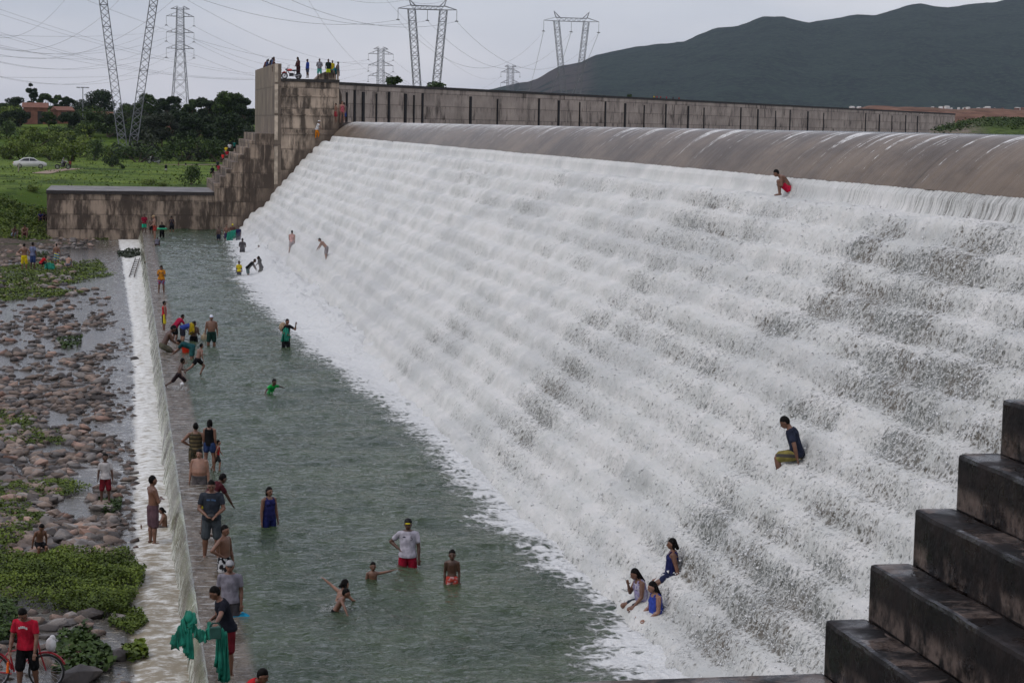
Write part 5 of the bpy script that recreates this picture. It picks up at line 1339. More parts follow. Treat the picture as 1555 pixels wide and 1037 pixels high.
def wpt(r, v):
    """a body point in world coordinates"""
    v = (np.array(v, float)-np.array([0, 0, r['zmin']]))*r['H']; return rotz(r['fz'])@v+np.array([r['P'][0], r['P'][1], r['base']])
NV = (.015, .02, .045); BK = (.007, .007, .008); WH = (.52, .52, .52); RD = (.38, .018, .02); DR = (.13, .012, .018); TL = (.01, .12, .10); GR = (.11, .115, .14); LB = (.10, .18, .42)
YW = (.55, .42, .02); LM_ = (.45, .6, .02)
zs = -.05
# --- on and beside the weir, near to far
r_net = person(347, 1026, 'net', 262, 'man in black polo and dark red shorts standing on the weir gathering a green net', zs, 889, sk='m', shirt=((.012, .013, .02), 'tee'), bot=(DR,), det=1, leg=.9)
r_cap = person(349, 938, 'stand2', 186, 'man in grey t-shirt and pale cap standing behind the net man', zs, 850, H=1.74, sk='m', shirt=((.19, .18, .21), 'tee'), bot=((.06, .055, .06),), cap=((.30, .30, .31), (.05, .05, .05)), det=1)
person(340, 870, 'onehip', 125, 'shirtless man with black shorts looking right behind the capped man', zs, 797, H=1.68, sk='m', bot=((.015, .014, .016), ('blotch', (.5, .5, .5))), det=1)
r_gt = person(321, 848, 'handsfront', 184, 'man in charcoal t-shirt and grey shorts standing on the weir holding a small bag', zs, 728, sk='m', shirt=((.030, .035, .045), 'tee'), bot=((.055, .065, .072),), det=1, leg=.95)
person(313, 826, 'bendmid', 60, 'person in dark red and black shirt leaning over behind the charcoal shirt man', zs, 722, H=1.66, sk='d', shirt=((.055, .012, .016), 'tee'), bot=((.02, .02, .02), ('block', (.4, .35, .02))), det=1)
person(303, 738, 'stand', 200, 'heavy shirtless man with round belly on the weir', zs, 682, H=1.70, sk='l', fat=.28, bot=((.10, .09, .09),), det=1)
person(297, 712, 'hips', 8, 'person seen from behind in striped olive and brown vest with white straps', zs, 642, H=1.66, sk='m', shirt=((.11, .085, .045), 'tank', ('hstripe', (.035, .03, .02))), bot=((.09, .07, .04), ('blotch', (.03, .03, .02))), fat=.12, det=1)
person(318, 716, 'stand2', 25, 'woman in black top and denim shorts beside the striped vest', zs, 637, sx='f', sk='m', hair='bob', shirt=(BK, 'tank'), bot=((.02, .035, .09),), det=1, leg=.4)
person(330, 716, 'walk', 95, 'child in red shorts stepping into the pool behind the woman in black', zs, 668, sk='l', kid=True, shirt=((.3, .02, .02), 'tank'), bot=((.02, .02, .02),))
person(232, 826, 'crossed', 70, 'shirtless man in long plum shorts standing in the foam below the weir', -.92, 722, sk='m', fat=.06, bot=((.095, .055, .065),), det=1, leg=.95)
person(250, 806, 'sitlegs', 272, 'shirtless person sitting in the foam with legs stretched to the left', -1.0, 770, sk='m', bot=((.15, .13, .12),), det=1, hair='bob')
person(160, 763, 'stand', 180, 'boy in white t-shirt and dark red shorts standing on a flat rock', -.75, 688, sk='d', kid=True, shirt=((.40, .38, .37), 'tee'), bot=(DR,), det=1, leg=.95)
person(60, 848, 'sitlean', 160, 'shirtless boy in black shorts sitting on a reddish rock', -.95, 793, sk='m', kid=True, bot=(BK,), det=1)
r_bike = person(42, 1052, 'push', 200, 'young man in red t-shirt and black shorts looking down beside a red bicycle', -.95, 919, sk='m', shirt=((.36, .012, .03), 'tee'), bot=(BK,), det=1, leg=.95)
person(366, 1075, 'bendmid', 120, 'boy in red shirt with white collar cut off by the bottom edge', zs, 1011, sk='m', kid=True, H=1.45, shirt=((.38, .015, .02), 'tee'), bot=(BK,), det=1)
person(271, 592, 'run', 75, 'boy in long black shorts running and splashing along the weir', zs, 544, sk='d', kid=True, bot=((.02, .012, .014),), leg=1.1, turn=10)
person(300, 571, 'run', 60, 'shirtless runner in short black trunks striding over the weir', zs+.03, 522, sk='m', bot=(BK,), leg=.3)
person(292, 546, 'bend', 285, 'person in dark teal shirt bending down to the water', zs, 516, H=1.65, sk='m', shirt=((.012, .06, .065), 'tee'), bot=((.02, .08, .08),))
r_bk = person(247, 556, 'bucket', 80, 'shirtless man in grey trunks sitting at the weir edge with a red bucket', -.6, 494, sk='d', bot=((.09, .085, .06),), leg=.6)
person(249, 503, 'stand', 80, 'man in red vest and black shorts with yellow stripe on the weir', zs, 457, sk='m', shirt=((.42, .02, .025), 'tank'), bot=(BK, ('side', (.5, .4, .02))), leg=.95)
person(265, 516, 'bendmid', 60, 'person in crimson t-shirt stooping in the pool by the weir', 0, 478, H=1.55, sk='m', shirt=((.28, .012, .04), 'tee'), bot=(BK,))
person(277, 517, 'bend', 75, 'person in blue t-shirt bending forward next to the crimson shirt', 0, 488, H=1.6, sk='l', shirt=((.03, .05, .22), 'tee'), bot=((.02, .02, .03),), hair='short')
person(294, 521, 'phone', 170, 'shirtless youth with yellow cloth over his shoulder', 0, 488, H=1.6, sk='d', bot=(BK,))
r_wc = person(321, 526, 'stand', 183, 'broad shirtless man in white cap and dark green shorts wading', 0, 478, H=1.74, sk='m', fat=.08, bot=((.012, .035, .028),), cap=((.62, .64, .70), (.35, .4, .55)))
person(245, 447, 'phone', 185, 'woman in orange top and patterned red shorts walking on the far weir', zs, 403, sx='f', sk='m', hair='long', shirt=((.50, .20, .02), 'tee'), bot=((.30, .03, .06), ('blotch', (.12, .25, .4))), leg=.55)
person(234, 405, 'float', 90, 'person floating face up in the pool near the far weir', -.32, None, H=1.5, sk='m', bot=((.05, .01, .02),))
person(238, 378, 'crouch', 10, 'person in grey shirt crouching on the far weir seen from behind', zs-.2, 361, sk='m', shirt=((.10, .095, .12), 'tee'), bot=((.05, .02, .02),))
r_g1 = person(219, 355, 'handsfront', 170, 'person in crimson shirt and green shorts at the weir end by the wall', zs, 325, sk='d', shirt=((.22, .01, .03), 'tee'), bot=((.02, .35, .2),))
person(230, 358, 'stand', 200, 'dark shirtless youth between the crimson shirt and the blond one', zs, 330, sk='d', bot=(BK,))
person(235, 364, 'handsfront', 260, 'light haired shirtless person by the low wall', zs, 327, sk='l', hair=None, cap=((.45, .33, .18), (.45, .33, .18)), bot=((.30, .04, .03),), leg=.5)
person(246, 361, 'handsfront', 190, 'person in black with a green ring round the waist by the low wall', 0, 337, H=1.66, sk='d', shirt=(BK, 'tee'), bot=(BK,), leg=1.9)
person(261, 353, 'phone', 190, 'person in dark clothes nearest the low wall', 0, 329, H=1.66, sk='m', hair='long', sx='f', shirt=((.025, .022, .03), 'tee'), bot=(BK,))
# --- by the toe at the far end
r_f1 = person(332, 365, 'stand', 150, 'dark shirtless boy in navy shorts left of the group holding green nets', 0, 344, H=1.5, sk='d', bot=(NV,))
person(344, 365, 'stand', 170, 'shirtless man in purple shorts in the group holding green nets', 0, 341, H=1.65, sk='m', bot=((.05, .03, .09),))
person(353, 364, 'handsfront', 180, 'person with yellow hair cover holding the green net', 0, 340, H=1.62, sk='m', hair=None, cap=((.55, .5, .03), (.5, .45, .03)), bot=(BK,), shirt=((.10, .05, .04), 'tee'))
person(362, 365, 'stand2', 200, 'person in navy clothes right of the green net group', 0, 343, H=1.65, sk='d', shirt=((.02, .02, .07), 'tee'), bot=(NV,), leg=1.9)
person(368, 384, 'handsfront', 10, 'man in black t-shirt wading towards the falls with arms out', 0, 362, H=1.72, sk='d', shirt=((.02, .014, .018), 'tee'), bot=(BK,))
person(393, 383, 'splash', 185, 'small child in grey shirt splashing near the foam', 0, 372, H=1.25, sk='m', kid=True, shirt=((.16, .17, .16), 'tee'), bot=(BK,))
person(363, 418, 'stand', 175, 'child in yellow t-shirt standing by two people in black', 0, 396, H=1.35, sk='d', kid=True, shirt=((.60, .55, .03), 'tee', ('block', (.5, .28, .02))), bot=((.1, .1, .12),))
person(376, 418, 'bendmid', 100, 'person in black shirt stooping between yellow child and woman', 0, 393, H=1.68, sk='d', shirt=(BK, 'tee'), bot=((.02, .05, .045),))
person(397, 417, 'climb', 280, 'woman in black raising one arm near the far foam', 0, 389, H=1.64, sx='f', sk='d', hair='tail', shirt=(BK, 'tee'), bot=((.06, .065, .05),))
# --- standing in the spray on the far steps
def on_water(px, py, **k):
    best = None
    for Y in np.linspace(24, 170, 800):
        P = at(px, py, Y=Y); i = int(np.clip(np.searchsorted(SY, Y), 0, len(SY)-1)); row = WX[i]
        if P[0] < row.min() or P[0] > 18.4: continue
        j = int(np.argmin(np.abs(row-P[0])))
        if P[2] <= WZ[i, j]: return P
    return at(px, py, z=.5)
def pf(px, py, *a, **k):
    P = on_water(px, py); return person(px, py, *a, Y=P[1], **k)
pf(443, 375, 'walk', 20, 'person in pale pink shirt walking in the spray at the falls foot', top=350, H=1.66, sk='l', shirt=((.50, .28, .25), 'tank'), bot=((.25, .2, .2),))
pf(496, 392, 'bendmid', 290, 'thin shirtless figure stooping in the spray on the lower steps', top=362, H=1.6, sk='l', bot=((.2, .17, .17),))
pf(1196, 298, 'squat', 285, 'shirtless man in red trunks squatting on the top step under the crest', top=258, sk='m', bot=((.45, .012, .04),), det=1, leg=.45, fat=.1)
pf(1211, 703, 'sitlean', 292, 'young man in dark t-shirt and olive patterned shorts sitting amid the falling water', top=633, H=1.74, sk='m', shirt=((.022, .026, .045), 'tee'), bot=((.20, .17, .05), ('block', (.06, .055, .05))), det=1, leg=.85, hair='short')
pf(1020, 874, 'sitback', 285, 'woman in navy swimsuit sitting highest of the three on the bottom steps', top=817, H=1.64, sx='f', sk='m', hair='bob', shirt=((.018, .022, .085), 'suit'), bot=((.02, .025, .06),), det=1, leg=.35, fat=.08)
pf(977, 912, 'sitface', 262, 'woman in lilac vest covering her face on the lowest step', top=862, H=1.62, sx='f', sk='m', hair='tail', shirt=((.26, .23, .38), 'tank', ('blotch', (.38, .36, .44))), bot=((.025, .03, .04),), det=1, leg=.6, fat=.12)
pf(999, 933, 'sit', 262, 'woman in blue vest with white trim sitting nearest the camera on the lowest step', top=882, H=1.62, sx='f', sk='l', hair='tail', shirt=((.035, .06, .30), 'tank'), bot=((.02, .025, .05),), det=1, leg=.5, fat=.15)
# --- in the pool
person(434, 528, 'carry', 150, 'person in black carrying a pale bundle and a green net through the pool', 0, 484, H=1.68, sk='m', shirt=(BK, 'tee'), bot=((.012, .012, .014),), leg=1.7)
person(410, 599, 'splash', 150, 'child in bright green t-shirt splashing through the pool', 0, 574, H=1.35, sk='d', kid=True, shirt=((.01, .28, .05), 'tee'), bot=((.4, .38, .05),))
person(408, 804, 'stand', 150, 'woman in navy sleeveless outfit standing in the pool', 0, 739, H=1.62, sx='f', sk='m', hair='bob', shirt=((.018, .02, .085), 'tank'), bot=((.015, .02, .09),), det=1, leg=.5)
r_polo = person(619, 861, 'onehip', 192, 'man in white polo, dark cap and crimson shorts standing in the pool', 0, 787, H=1.76, sk='d', shirt=((.40, .38, .43), 'tee'), bot=((.26, .008, .025),), cap=((.02, .02, .022), (.5, .42, .02)), det=1, leg=.9)
person(566, 885, 'armoutL', 182, 'small child holding an arm out toward the man in white polo', 0, 853, H=1.12, sk='m', kid=True, bot=(BK,), det=1)
person(686, 888, 'stand2', 190, 'boy in coral trunks standing alone in the pool', 0, 834, H=1.30, sk='d', kid=True, bot=((.50, .07, .05), ('blotch', (.5, .3, .3))), det=1, leg=.8)
person(512, 915, 'wavearm', 60, 'child in pink bottoms flinging an arm back while playing', 0, 881, H=1.25, sk='l', kid=True, hair='bob', bot=((.50, .15, .17),), det=1)
person(508, 930, 'splash', 100, 'wet child splashing in front of the child in pink bottoms', 0, 893, H=1.15, sk='m', kid=True, bot=(BK,), det=1)
person(390, 943, 'swim', 300, 'swimmer in turquoise shirt beside the weir', -.10, 922, H=1.3, sk='m', kid=True, shirt=((.01, .22, .36), 'tee'), bot=(BK,), det=1)
# --- left bank
person(37, 411, 'hips', 10, 'shirtless boy in yellow shorts standing on the left rocks', -.75, 370, sk='m', bot=((.50, .38, .01),), leg=.95)
person(50, 409, 'stand', 40, 'person in pale blue shirt next to the yellow shorts boy', -.75, 368, sk='d', shirt=((.14, .16, .26), 'tee'), bot=((.03, .05, .14),), leg=.95)
person(62, 408, 'crouch', 60, 'person in red crouching on the left rocks', -.8, 389, sk='d', shirt=((.35, .015, .02), 'tee'), bot=(BK,))
person(86, 404, 'stand', 15, 'boy in blue and yellow shorts on the left rocks', -.8, 370, sk='m', bot=((.02, .14, .35), ('block', (.5, .45, .02))), leg=.9)
person(103, 407, 'sithug', 15, 'pink backed person sitting right of the blue and yellow shorts', -.85, 388, sk='p', bot=((.12, .12, .15),))
person(39, 361, 'sithug', 190, 'reddish brown boy sitting on the upper left rocks', -.3, 341, sk='m', bot=((.10, .02, .02),))
person(20, 362, 'sithug', 150, 'dark boy with white and blue cloth sitting at the upper left rocks', -.3, 343, sk='d', bot=((.3, .4, .45), ('blotch', (.06, .04, .12))))
person(62, 337, 'sithug', 180, 'person in navy sitting against the end of the low wall', .3, 321, sk='d', shirt=((.02, .02, .10), 'tee'), bot=((.025, .025, .06),))
person(69, 337, 'sithug', 200, 'dark clothed person tucked between the navy one and the wall', .3, 322, sk='d', shirt=(BK, 'tee'), bot=(BK,))
# --- field
P = at(94, 257, z=2.95); person(94, 254.5, 'ride', 85, 'motorcyclist in pale helmet and grey top beside the car', 3.3, 240, sk='m', shirt=((.2, .2, .22), 'tee'), bot=(BK,), hair=None, cap=((.4, .42, .45), (.1, .1, .1)), leg=1.9)
person(106.5, 257, 'stand', 170, 'person in rust shirt standing behind the motorcycle', 3.0, 243, sk='d', shirt=((.22, .05, .04), 'tee'), bot=((.1, .09, .08),))
person(233, 246, 'ride', 275, 'rider in dark clothes on the dirt track motorbike', 3.35, 235, sk='d', shirt=(BK, 'tee'), bot=(BK,), leg=1.9)
person(252, 263, 'stand', 170, 'person in black shirt and pale shorts crossing the grass', 3.0, 249, sk='d', shirt=(BK, 'tee'), bot=((.45, .44, .42),))
person(271, 254, 'stand', 170, 'small figure in brown on the dirt track', 3.0, 246.5, sk='d', shirt=((.12, .08, .06), 'tee'), bot=((.3, .28, .25),))
person(282, 255, 'stand', 190, 'small figure in black and white on the dirt track', 3.0, 246.5, sk='d', shirt=(BK, 'tee'), bot=((.45, .44, .42),))
person(109, 289, 'stand', 180, 'head of a person seen left over the low wall top', 0, 281, Y=203, H=1.7, sk='d', shirt=((.05, .04, .04), 'tee'))
person(150, 289, 'stand', 180, 'head of a person seen right over the low wall top', 0, 282.5, Y=203, H=1.7, sk='d', shirt=((.06, .05, .04), 'tee'))
# --- far stairs
for px, py, ty, Y, ps, fc, col, b_, lab in (
 (356, 231, 214, 193, 'stand', 200, TL, BK, 'person in teal shirt standing highest on the far stairs'),
 (349, 231, 216.5, 193, 'sit', 200, WH, BK, 'person in white shirt sitting below the teal one on the far stairs'),
 (344, 236, 221, 193, 'sit', 220, YW, (.2, .2, .2), 'person in yellow shirt sitting on the far stairs'),
 (345, 242, 227, 191, 'sit', 200, (.3, .02, .03), (.2, .18, .17), 'person in crimson shirt below the yellow shirt on the far stairs'),
 (339, 247, 232, 192, 'sit', 230, (.55, .03, .03), (.04, .04, .05), 'person in bright red shirt in the middle of the far stairs'),
 (331, 257, 243, 192, 'sit', 210, (.015, .03, .025), BK, 'person in dark green shirt on the lower far stairs'),
 (332, 262, 249, 190, 'sit', 200, (.35, .03, .05), (.3, .05, .06), 'person in pinkish red shirt low on the far stairs'),
 (323, 268, 252, 194, 'sit', 210, BK, BK, 'lowest person, dressed in black, on the far stairs')):
    person(px, py, ps, fc, lab, 0, ty, Y=Y, sk='d', shirt=(col, 'tee'), bot=(b_,))
def project_y(x, y, z):
    d_ = np.array([x, y, z])-CAM; return CYP-FPX*(d_@cU)/(d_@cF)
# --- dam crest and tower
for px, ty, by, Y, fc, lab, k_ in (
 (510, 157, 186.5, 181.2, 250, 'shirtless person nearest the tower corner on the crest', dict(sk='m', bot=((.25, .03, .04),))),
 (515, 154, 187, 182.4, 200, 'taller shirtless man with crimson trunks on the crest corner', dict(sk='m', bot=((.30, .02, .06), ('blotch', (.5, .2, .2))))),
 (519.5, 153.5, 187, 181.6, 170, 'person in pink swimwear on the crest corner', dict(sk='l', sx='f', hair='bob', shirt=((.4, .1, .12), 'suit'))),
 (522.5, 156, 187, 182.8, 150, 'person in blue shorts at the right of the crest corner group', dict(sk='d', bot=((.03, .08, .3),)))):
    person(px, by, 'stand', fc, lab, 0, ty, Y=Y, **k_)
person(480.5, 213, 'climb', 100, 'man in white shirt, white cap and orange trousers climbing beside the tower', 0, 183, Y=181.2, sk='m', shirt=(WH, 'tee'), bot=((.45, .15, .01),), cap=((.6, .6, .6), (.6, .6, .6)), leg=1.6)
for px, ty, by, Y, ps, fc, lab, k_ in (
 (453, 87, 119, 184.5, 'handsfront', 240, 'figure in long dark brown robe behind the red motorcycle', dict(sk='d', shirt=((.05, .018, .02), 'long'), bot=((.045, .016, .02),), leg=1.9, hair='long', sx='f')),
 (467, 90, 119, 184, 'stand', 250, 'man in blue shirt alone on the tower deck', dict(sk='d', shirt=((.02, .045, .22), 'long'), bot=((.05, .06, .10),))),
 (485, 89.5, 119.5, 184, 'handsfront', 185, 'man in grey patterned shirt and turquoise shorts on the tower deck', dict(sk='d', shirt=((.28, .28, .30), 'tee', ('blotch', (.12, .12, .14))), bot=((.10, .40, .33),), leg=.95)),
 (498.5, 90, 119.8, 183.6, 'stand', 200, 'man in black shirt and lime shorts on the tower deck', dict(sk='d', shirt=((.01, .02, .015), 'tee'), bot=((.50, .62, .02),))),
 (504.5, 92, 119, 184.8, 'stand2', 160, 'person in yellow shirt behind the lime shorts', dict(sk='d', shirt=(YW, 'tee'), bot=((.05, .2, .3),))),
 (509, 100, 120, 183.8, 'crouch', 170, 'person in teal crouching beside the lime shorts', dict(sk='d', shirt=((.02, .15, .18), 'tee'), bot=(TL,))),
 (513, 94, 119.8, 184.2, 'armout', 110, 'person in lavender shirt with an arm stretched right on the tower deck', dict(sk='d', shirt=((.20, .19, .34), 'tee'), bot=((.02, .22, .22),))),
 (415.5, 89, 119, 184.4, 'stand', 110, 'person in brown leaning at the parapet on the tower corner', dict(sk='m', shirt=((.09, .04, .035), 'tee'), bot=((.07, .035, .03),))),
 ):
    person(px, by, ps, fc, lab, 0, ty, Y=Y, **k_)
for px, ps, col, lab in ((413.5, 'sit', (.06, .10, .20), 'person in blue top sitting right on the side parapet'), (409.5, 'sitlean', (.02, .02, .04), 'dark haired person sitting in the middle of the side parapet'),
 (405, 'sit', (.03, .05, .12), 'person in navy sitting on the side parapet'), (401.5, 'sitlean', (.12, .04, .04), 'leftmost person, in maroon, on the side parapet')):
    d_ = ray(px, 100); Yp = 13.55*d_[1]/d_[0]; zp = 15.05+(float(at(387, 107, Y=209.5)[2])-15.05)*(Yp-YF)/(209.5-YF)
    P = CAM+d_*(Yp/d_[1]); b_ = project_y(P[0], Yp, zp-.45)
    person(px, b_, ps, 100, lab, 0, None, H=1.68, Y=Yp, sk='d', shirt=(col, 'tee'), bot=(BK,))
# --- beyond the reservoir wall
def wallY(px):
    d_ = ray(px, 160); m_ = d_[0]/d_[1]; t_ = (m_*P0[1]-P0[0])/(dW[0]-m_*dW[1]); return P0[1]+dW[1]*t_
for i, (px, col) in enumerate(((993, YW), (997.5, (.35, .03, .04)), (1003, (.30, .04, .03)), (1012, (.4, .03, .06)), (1022, (.05, .05, .06)), (1031, (.3, .04, .04)))):
    person(px, 152.5+(px-993)*.06, 'stand', 180, ('yellow', 'crimson', 'brick red', 'pinkish red', 'charcoal', 'rust')[i]+' topped person far off on the reservoir wall', 0, 145+(px-993)*.06, Y=wallY(px)+.4, sk='d', shirt=(col, 'tee'), bot=(BK,), group='people on the reservoir wall')
for i, px in enumerate((1372, 1376.5, 1383, 1396, 1400, 1404, 1419)):
    person(px, 174.5, 'sit', 180, ['leftmost', 'second', 'third', 'fourth', 'fifth', 'sixth', 'rightmost'][i]+' of seven tiny people sitting at the right end of the wall', 0, 170.8, Y=wallY(px)+.3, sk='d', shirt=(((.10, .02, .02), 'tee') if i % 2 else ((.03, .02, .025), 'tee')), bot=(BK,), group='people on the reservoir wall end')
# bake the bodies into plain meshes
bpy.context.view_layer.update()
dg = bpy.context.evaluated_depsgraph_get()
for o in PENDING:
    me = bpy.data.meshes.new_from_object(o.evaluated_get(dg)); o['_m'] = me.name
for o in PENDING:
    me = bpy.data.meshes[o['_m']]; del o['_m']; old = o.data; mats = [m for m in old.materials]; o.modifiers.clear(); o.data = me
    if not me.materials:
        for m in mats: me.materials.append(m)
    bpy.data.meshes.remove(old); me.name = o.name

# ================================================================== THINGS THEY HOLD
m_net = N('green_mesh'); p_ = m_net.obj()
hol = m_net.math('MULTIPLY', m_net.mr(m_net.noise(p_, 40., 2), .45, .6), .25)
m_net.set(m_net.mix(m_net.mr(m_net.noise(p_, 3., 4), .35, .65), (.004, .13, .085), (.02, .30, .20)), .6, .3)
m_net.b.inputs['Alpha'].default_value = .86; m_net = m_net.m
def sheet(name, pts_top, drop, seed, label=None, cat='net', n=26, amp=.05, taper=1.0, group=None):
    """a gathered piece of netting hanging in folds from a line of points"""
    P = [np.array(p, float) for p in pts_top]; T_ = np.linspace(0, len(P)-1, n); V = []; K = 14
    for i, t in enumerate(T_):
        a = min(int(t), len(P)-2); q = P[a]*(1-(t-a))+P[a+1]*(t-a); d_ = np.interp(t, range(len(drop)), drop)
        for k in range(K):
            u = k/(K-1); f = amp*(.25+u)
            V.append(q+np.array([f*sin(i*1.3+seed+u*1.5), f*cos(i*1.9+seed), -d_*u])+np.array([0, 0, .02*sin(i*2.+k)]))
    o0 = P[0].copy(); V = [v-o0 for v in V]; o = mk(name, V, grid_faces(n, K), m_net, smooth=True); o.location = tuple(o0)
    m = o.modifiers.new('s', 'SOLIDIFY'); m.thickness = .012
    return tag(o, label, cat, group)
sh, el, wr, u, f = r_net['AR'][0]; A0 = wpt(r_net, wr+f*.05); sh, el, wr, u, f = r_net['AR'][1]; A1 = wpt(r_net, wr+f*.05)
Yn_ = A0[1]
def pp(px, py, Y): return at(px, py, Y=Y)
b = MB()
nt_root = empty('fishing_net', tuple(A0), 0, 'green netting gathered between the hands of the man in black polo', 'net')
Lh = [pp(293, 930, Yn_), pp(283, 928, Yn_-.05), pp(272, 950, Yn_-.1), pp(263, 965, Yn_-.1)]
def child_sheet(pts, drop, seed, amp=.05, n=26):
    o = sheet('net_fold', pts, drop, seed, None, None, amp=amp, n=n); w0 = o.location.copy(); o.parent = nt_root; o.location = w0-Vector(A0); return o
s1 = FPX/Yn_
child_sheet([pp(295, 931, Yn_), pp(284, 926, Yn_), pp(276, 940, Yn_), pp(268, 958, Yn_-.1), pp(259, 968, Yn_-.1)], [.20, .32, .42, .34, .10], 1, .05)
child_sheet([pp(292, 950, Yn_), pp(284, 955, Yn_), pp(278, 960, Yn_)], [.62, .45, .2], 3, .045)
child_sheet([pp(292, 942, Yn_), pp(302, 955, Yn_), pp(312, 958, Yn_), pp(322, 946, Yn_), tuple(A1)], [.24, .22, .20, .20, .14], 5, .04)
child_sheet([pp(330, 950, Yn_-.15), pp(338, 955, Yn_-.15), pp(345, 962, Yn_-.12)], [.70, .95, .85], 8, .05)
b = MB().ell((0, 0, 0), (.08, .07, .11)); o = b.build('net_bunch', m_net, nt_root, True); q = pp(287, 936, Yn_); o.location = Vector(q)-Vector(A0)
q = pp(327, 960, Yn_-.25); o = MB().box((-.10, -.05, -.11), (.10, .05, .10)).tube([(-.10, 0, .10), (-.05, 0, .17), (.05, 0, .17), (.10, 0, .10)], .012, 6).build('mesh_basket', flat('dark_green_box', (.015, .07, .055), .6), bevel=.015); o.location = tuple(q)
tag(o, 'small dark green mesh box hanging at the waist of the net man', 'basket')
# lettering on clothes, small raised shapes on the cloth
def text_on(r, txt, size, pos, mat, face_out=1):
    cu = bpy.data.curves.new('lettering', 'FONT'); cu.body = txt; cu.size = size; cu.align_x = 'CENTER'; cu.align_y = 'CENTER'; cu.extrude = .002
    o = bpy.data.objects.new('lettering', cu); COL.objects.link(o); bpy.context.view_layer.update()
    me = bpy.data.meshes.new_from_object(o.evaluated_get(bpy.context.evaluated_depsgraph_get())); bpy.data.objects.remove(o); bpy.data.curves.remove(cu)
    o = bpy.data.objects.new('lettering', me); COL.objects.link(o); me.materials.clear(); me.materials.append(mat)
    sh_ = [c for c in r['root'].children if c.name.startswith('shirt' if face_out != 2 else 'shorts')][0]
    o.parent = sh_; c_, R_ = r['T'](pos[2]); v = (c_+R_@np.array([pos[0], pos[1], 0])-np.array([0, 0, r['zmin']]))*r['H']
    m4 = Matrix.Translation(Vector(v)) @ Matrix([list(q)+[0] for q in R_]+[[0, 0, 0, 1]]) @ Matrix.Rotation(pi/2, 4, 'X') @ Matrix.Rotation(pi, 4, 'Y')
    o.matrix_local = m4; return o
m_ink = flat('dark_print', (.02, .02, .04), .7); m_wp = flat('white_print', (.6, .6, .6), .7); m_bp = flat('blue_print', (.06, .13, .26), .7)
text_on(r_polo, '5', .13, (-.050, .088, .225), m_ink)
def print_on(r, quads, mat, pos, s_=1.):
    """printed marks too small to read: short strokes lying on the cloth of the chest"""
    sh_ = [c for c in r['root'].children if c.name.startswith('shirt')][0]; c_, R_ = r['T'](pos[2]); b = MB()
    for (x, z, w_, h_) in quads:
        b.box((x, -.004, z), (x+w_, .004, z+h_))
    o = b.build('chest_print', mat, sh_); o.matrix_local = Matrix.Translation(Vector((c_+R_@np.array([pos[0], pos[1], 0])-np.array([0, 0, r['zmin']]))*r['H'])) @ Matrix([list(q)+[0] for q in R_]+[[0, 0, 0, 1]]); return o
print_on(r_bike, [(-.09, -.01, .035, .045), (-.05, .008, .03, .045), (-.015, .01, .03, .045), (.02, .004, .03, .045), (.055, -.01, .03, .04)], m_wp, (0.0, .078, .235))
print_on(r_gt, [(.03, .01, .08, .03), (-.10, .0, .03, .03), (-.065, .008, .03, .032), (-.03, .01, .03, .035)], m_bp, (0, .082, .215))
print_on(r_polo, [(.05, .0, .06, .022)], m_ink, (0, .078, .235))
# bags and bundles
q = wpt(r_gt, (0, .14, .02)); o = MB().ell((0, 0, 0), (.14, .07, .09)).tube([(-.12, 0, .05), (0, 0, .16), (.12, 0, .05)], .01, 5).build('hand_bag', flat('black_bag', (.012, .012, .014), .5), None, True); o.location = tuple(q); tag(o, 'small black bag held in front by the charcoal shirt man', 'bag')
P = at(310, 515, z=.05); o = MB().ell((0, 0, .12), (.16, .14, .17)).tube([(0, 0, .26), (.02, 0, .36)], [.04, .06], 7).build('sack', flat('pale_sack', (.35, .28, .18), .8), None, True); o.location = (P[0], P[1], 0); tag(o, 'pale sack held beside the man in white cap', 'sack')
P = at(428, 497, Y=at(434, 528, z=0)[1]-.1); rb = MB().ell((0, 0, 0), (.13, .12, .19)).ell((.05, 0, .12), (.11, .10, .11)).build('bundle', flat('straw_bundle', (.30, .22, .14), .9, .3, 12.), None, True); rb.location = tuple(P); tag(rb, 'pale straw coloured bundle carried at the shoulder in the pool', 'bundle')
Yq = P[1]; sheet('fishing_net', [pp(430, 500, Yq-.1), pp(434, 497, Yq-.15), pp(438, 500, Yq-.15)], [.55, .62, .4], 2, 'green net wrapped round the person in black carrying a bundle', n=14, amp=.10)
Yq = at(350, 365, z=0)[1]-.3; sheet('fishing_net', [pp(346, 353, Yq), pp(352, 350, Yq), pp(359, 349, Yq)], [.7, .85, .5], 4, 'green net held by the group at the far foot of the falls', n=16, amp=.12)
P = at(246, 347.5, Y=at(246, 361, z=0)[1]); o = MB().tube([(.36*cos(a), .36*sin(a), 0) for a in np.linspace(0, 2*pi, 25)], .075, 8, False).build('swim_ring', flat('green_ring', (.005, .30, .14), .4), None, True); o.location = tuple(P); tag(o, 'green swim ring round the waist of the person in black', 'swim ring')
P = at(75, 409, z=-.7); sheet('cloth_pile', [tuple(P+np.array([-.35, 0, .35])), tuple(P+np.array([0, .1, .5])), tuple(P+np.array([.4, 0, .3]))], [.35, .5, .3], 6, 'pale green cloth heaped on the left rocks', 'cloth', n=14, amp=.14)
sh, el, wr, u, f = r_bk['AR'][1]; q = wpt(r_bk, wr+f*.06)+np.array([.12, 0, -.05])
o = MB()
ring = lambda z, r: [(r*cos(a), r*sin(a), z) for a in np.linspace(0, 2*pi, 19)[:-1]]
o.loft([ring(-.36, .13), ring(-.34, .135), ring(-.02, .175), ring(0, .185), ring(0, .165), ring(-.30, .12)]).tube([(-.17, 0, 0), (-.12, 0, .12), (.12, 0, .12), (.17, 0, 0)], .008, 5)
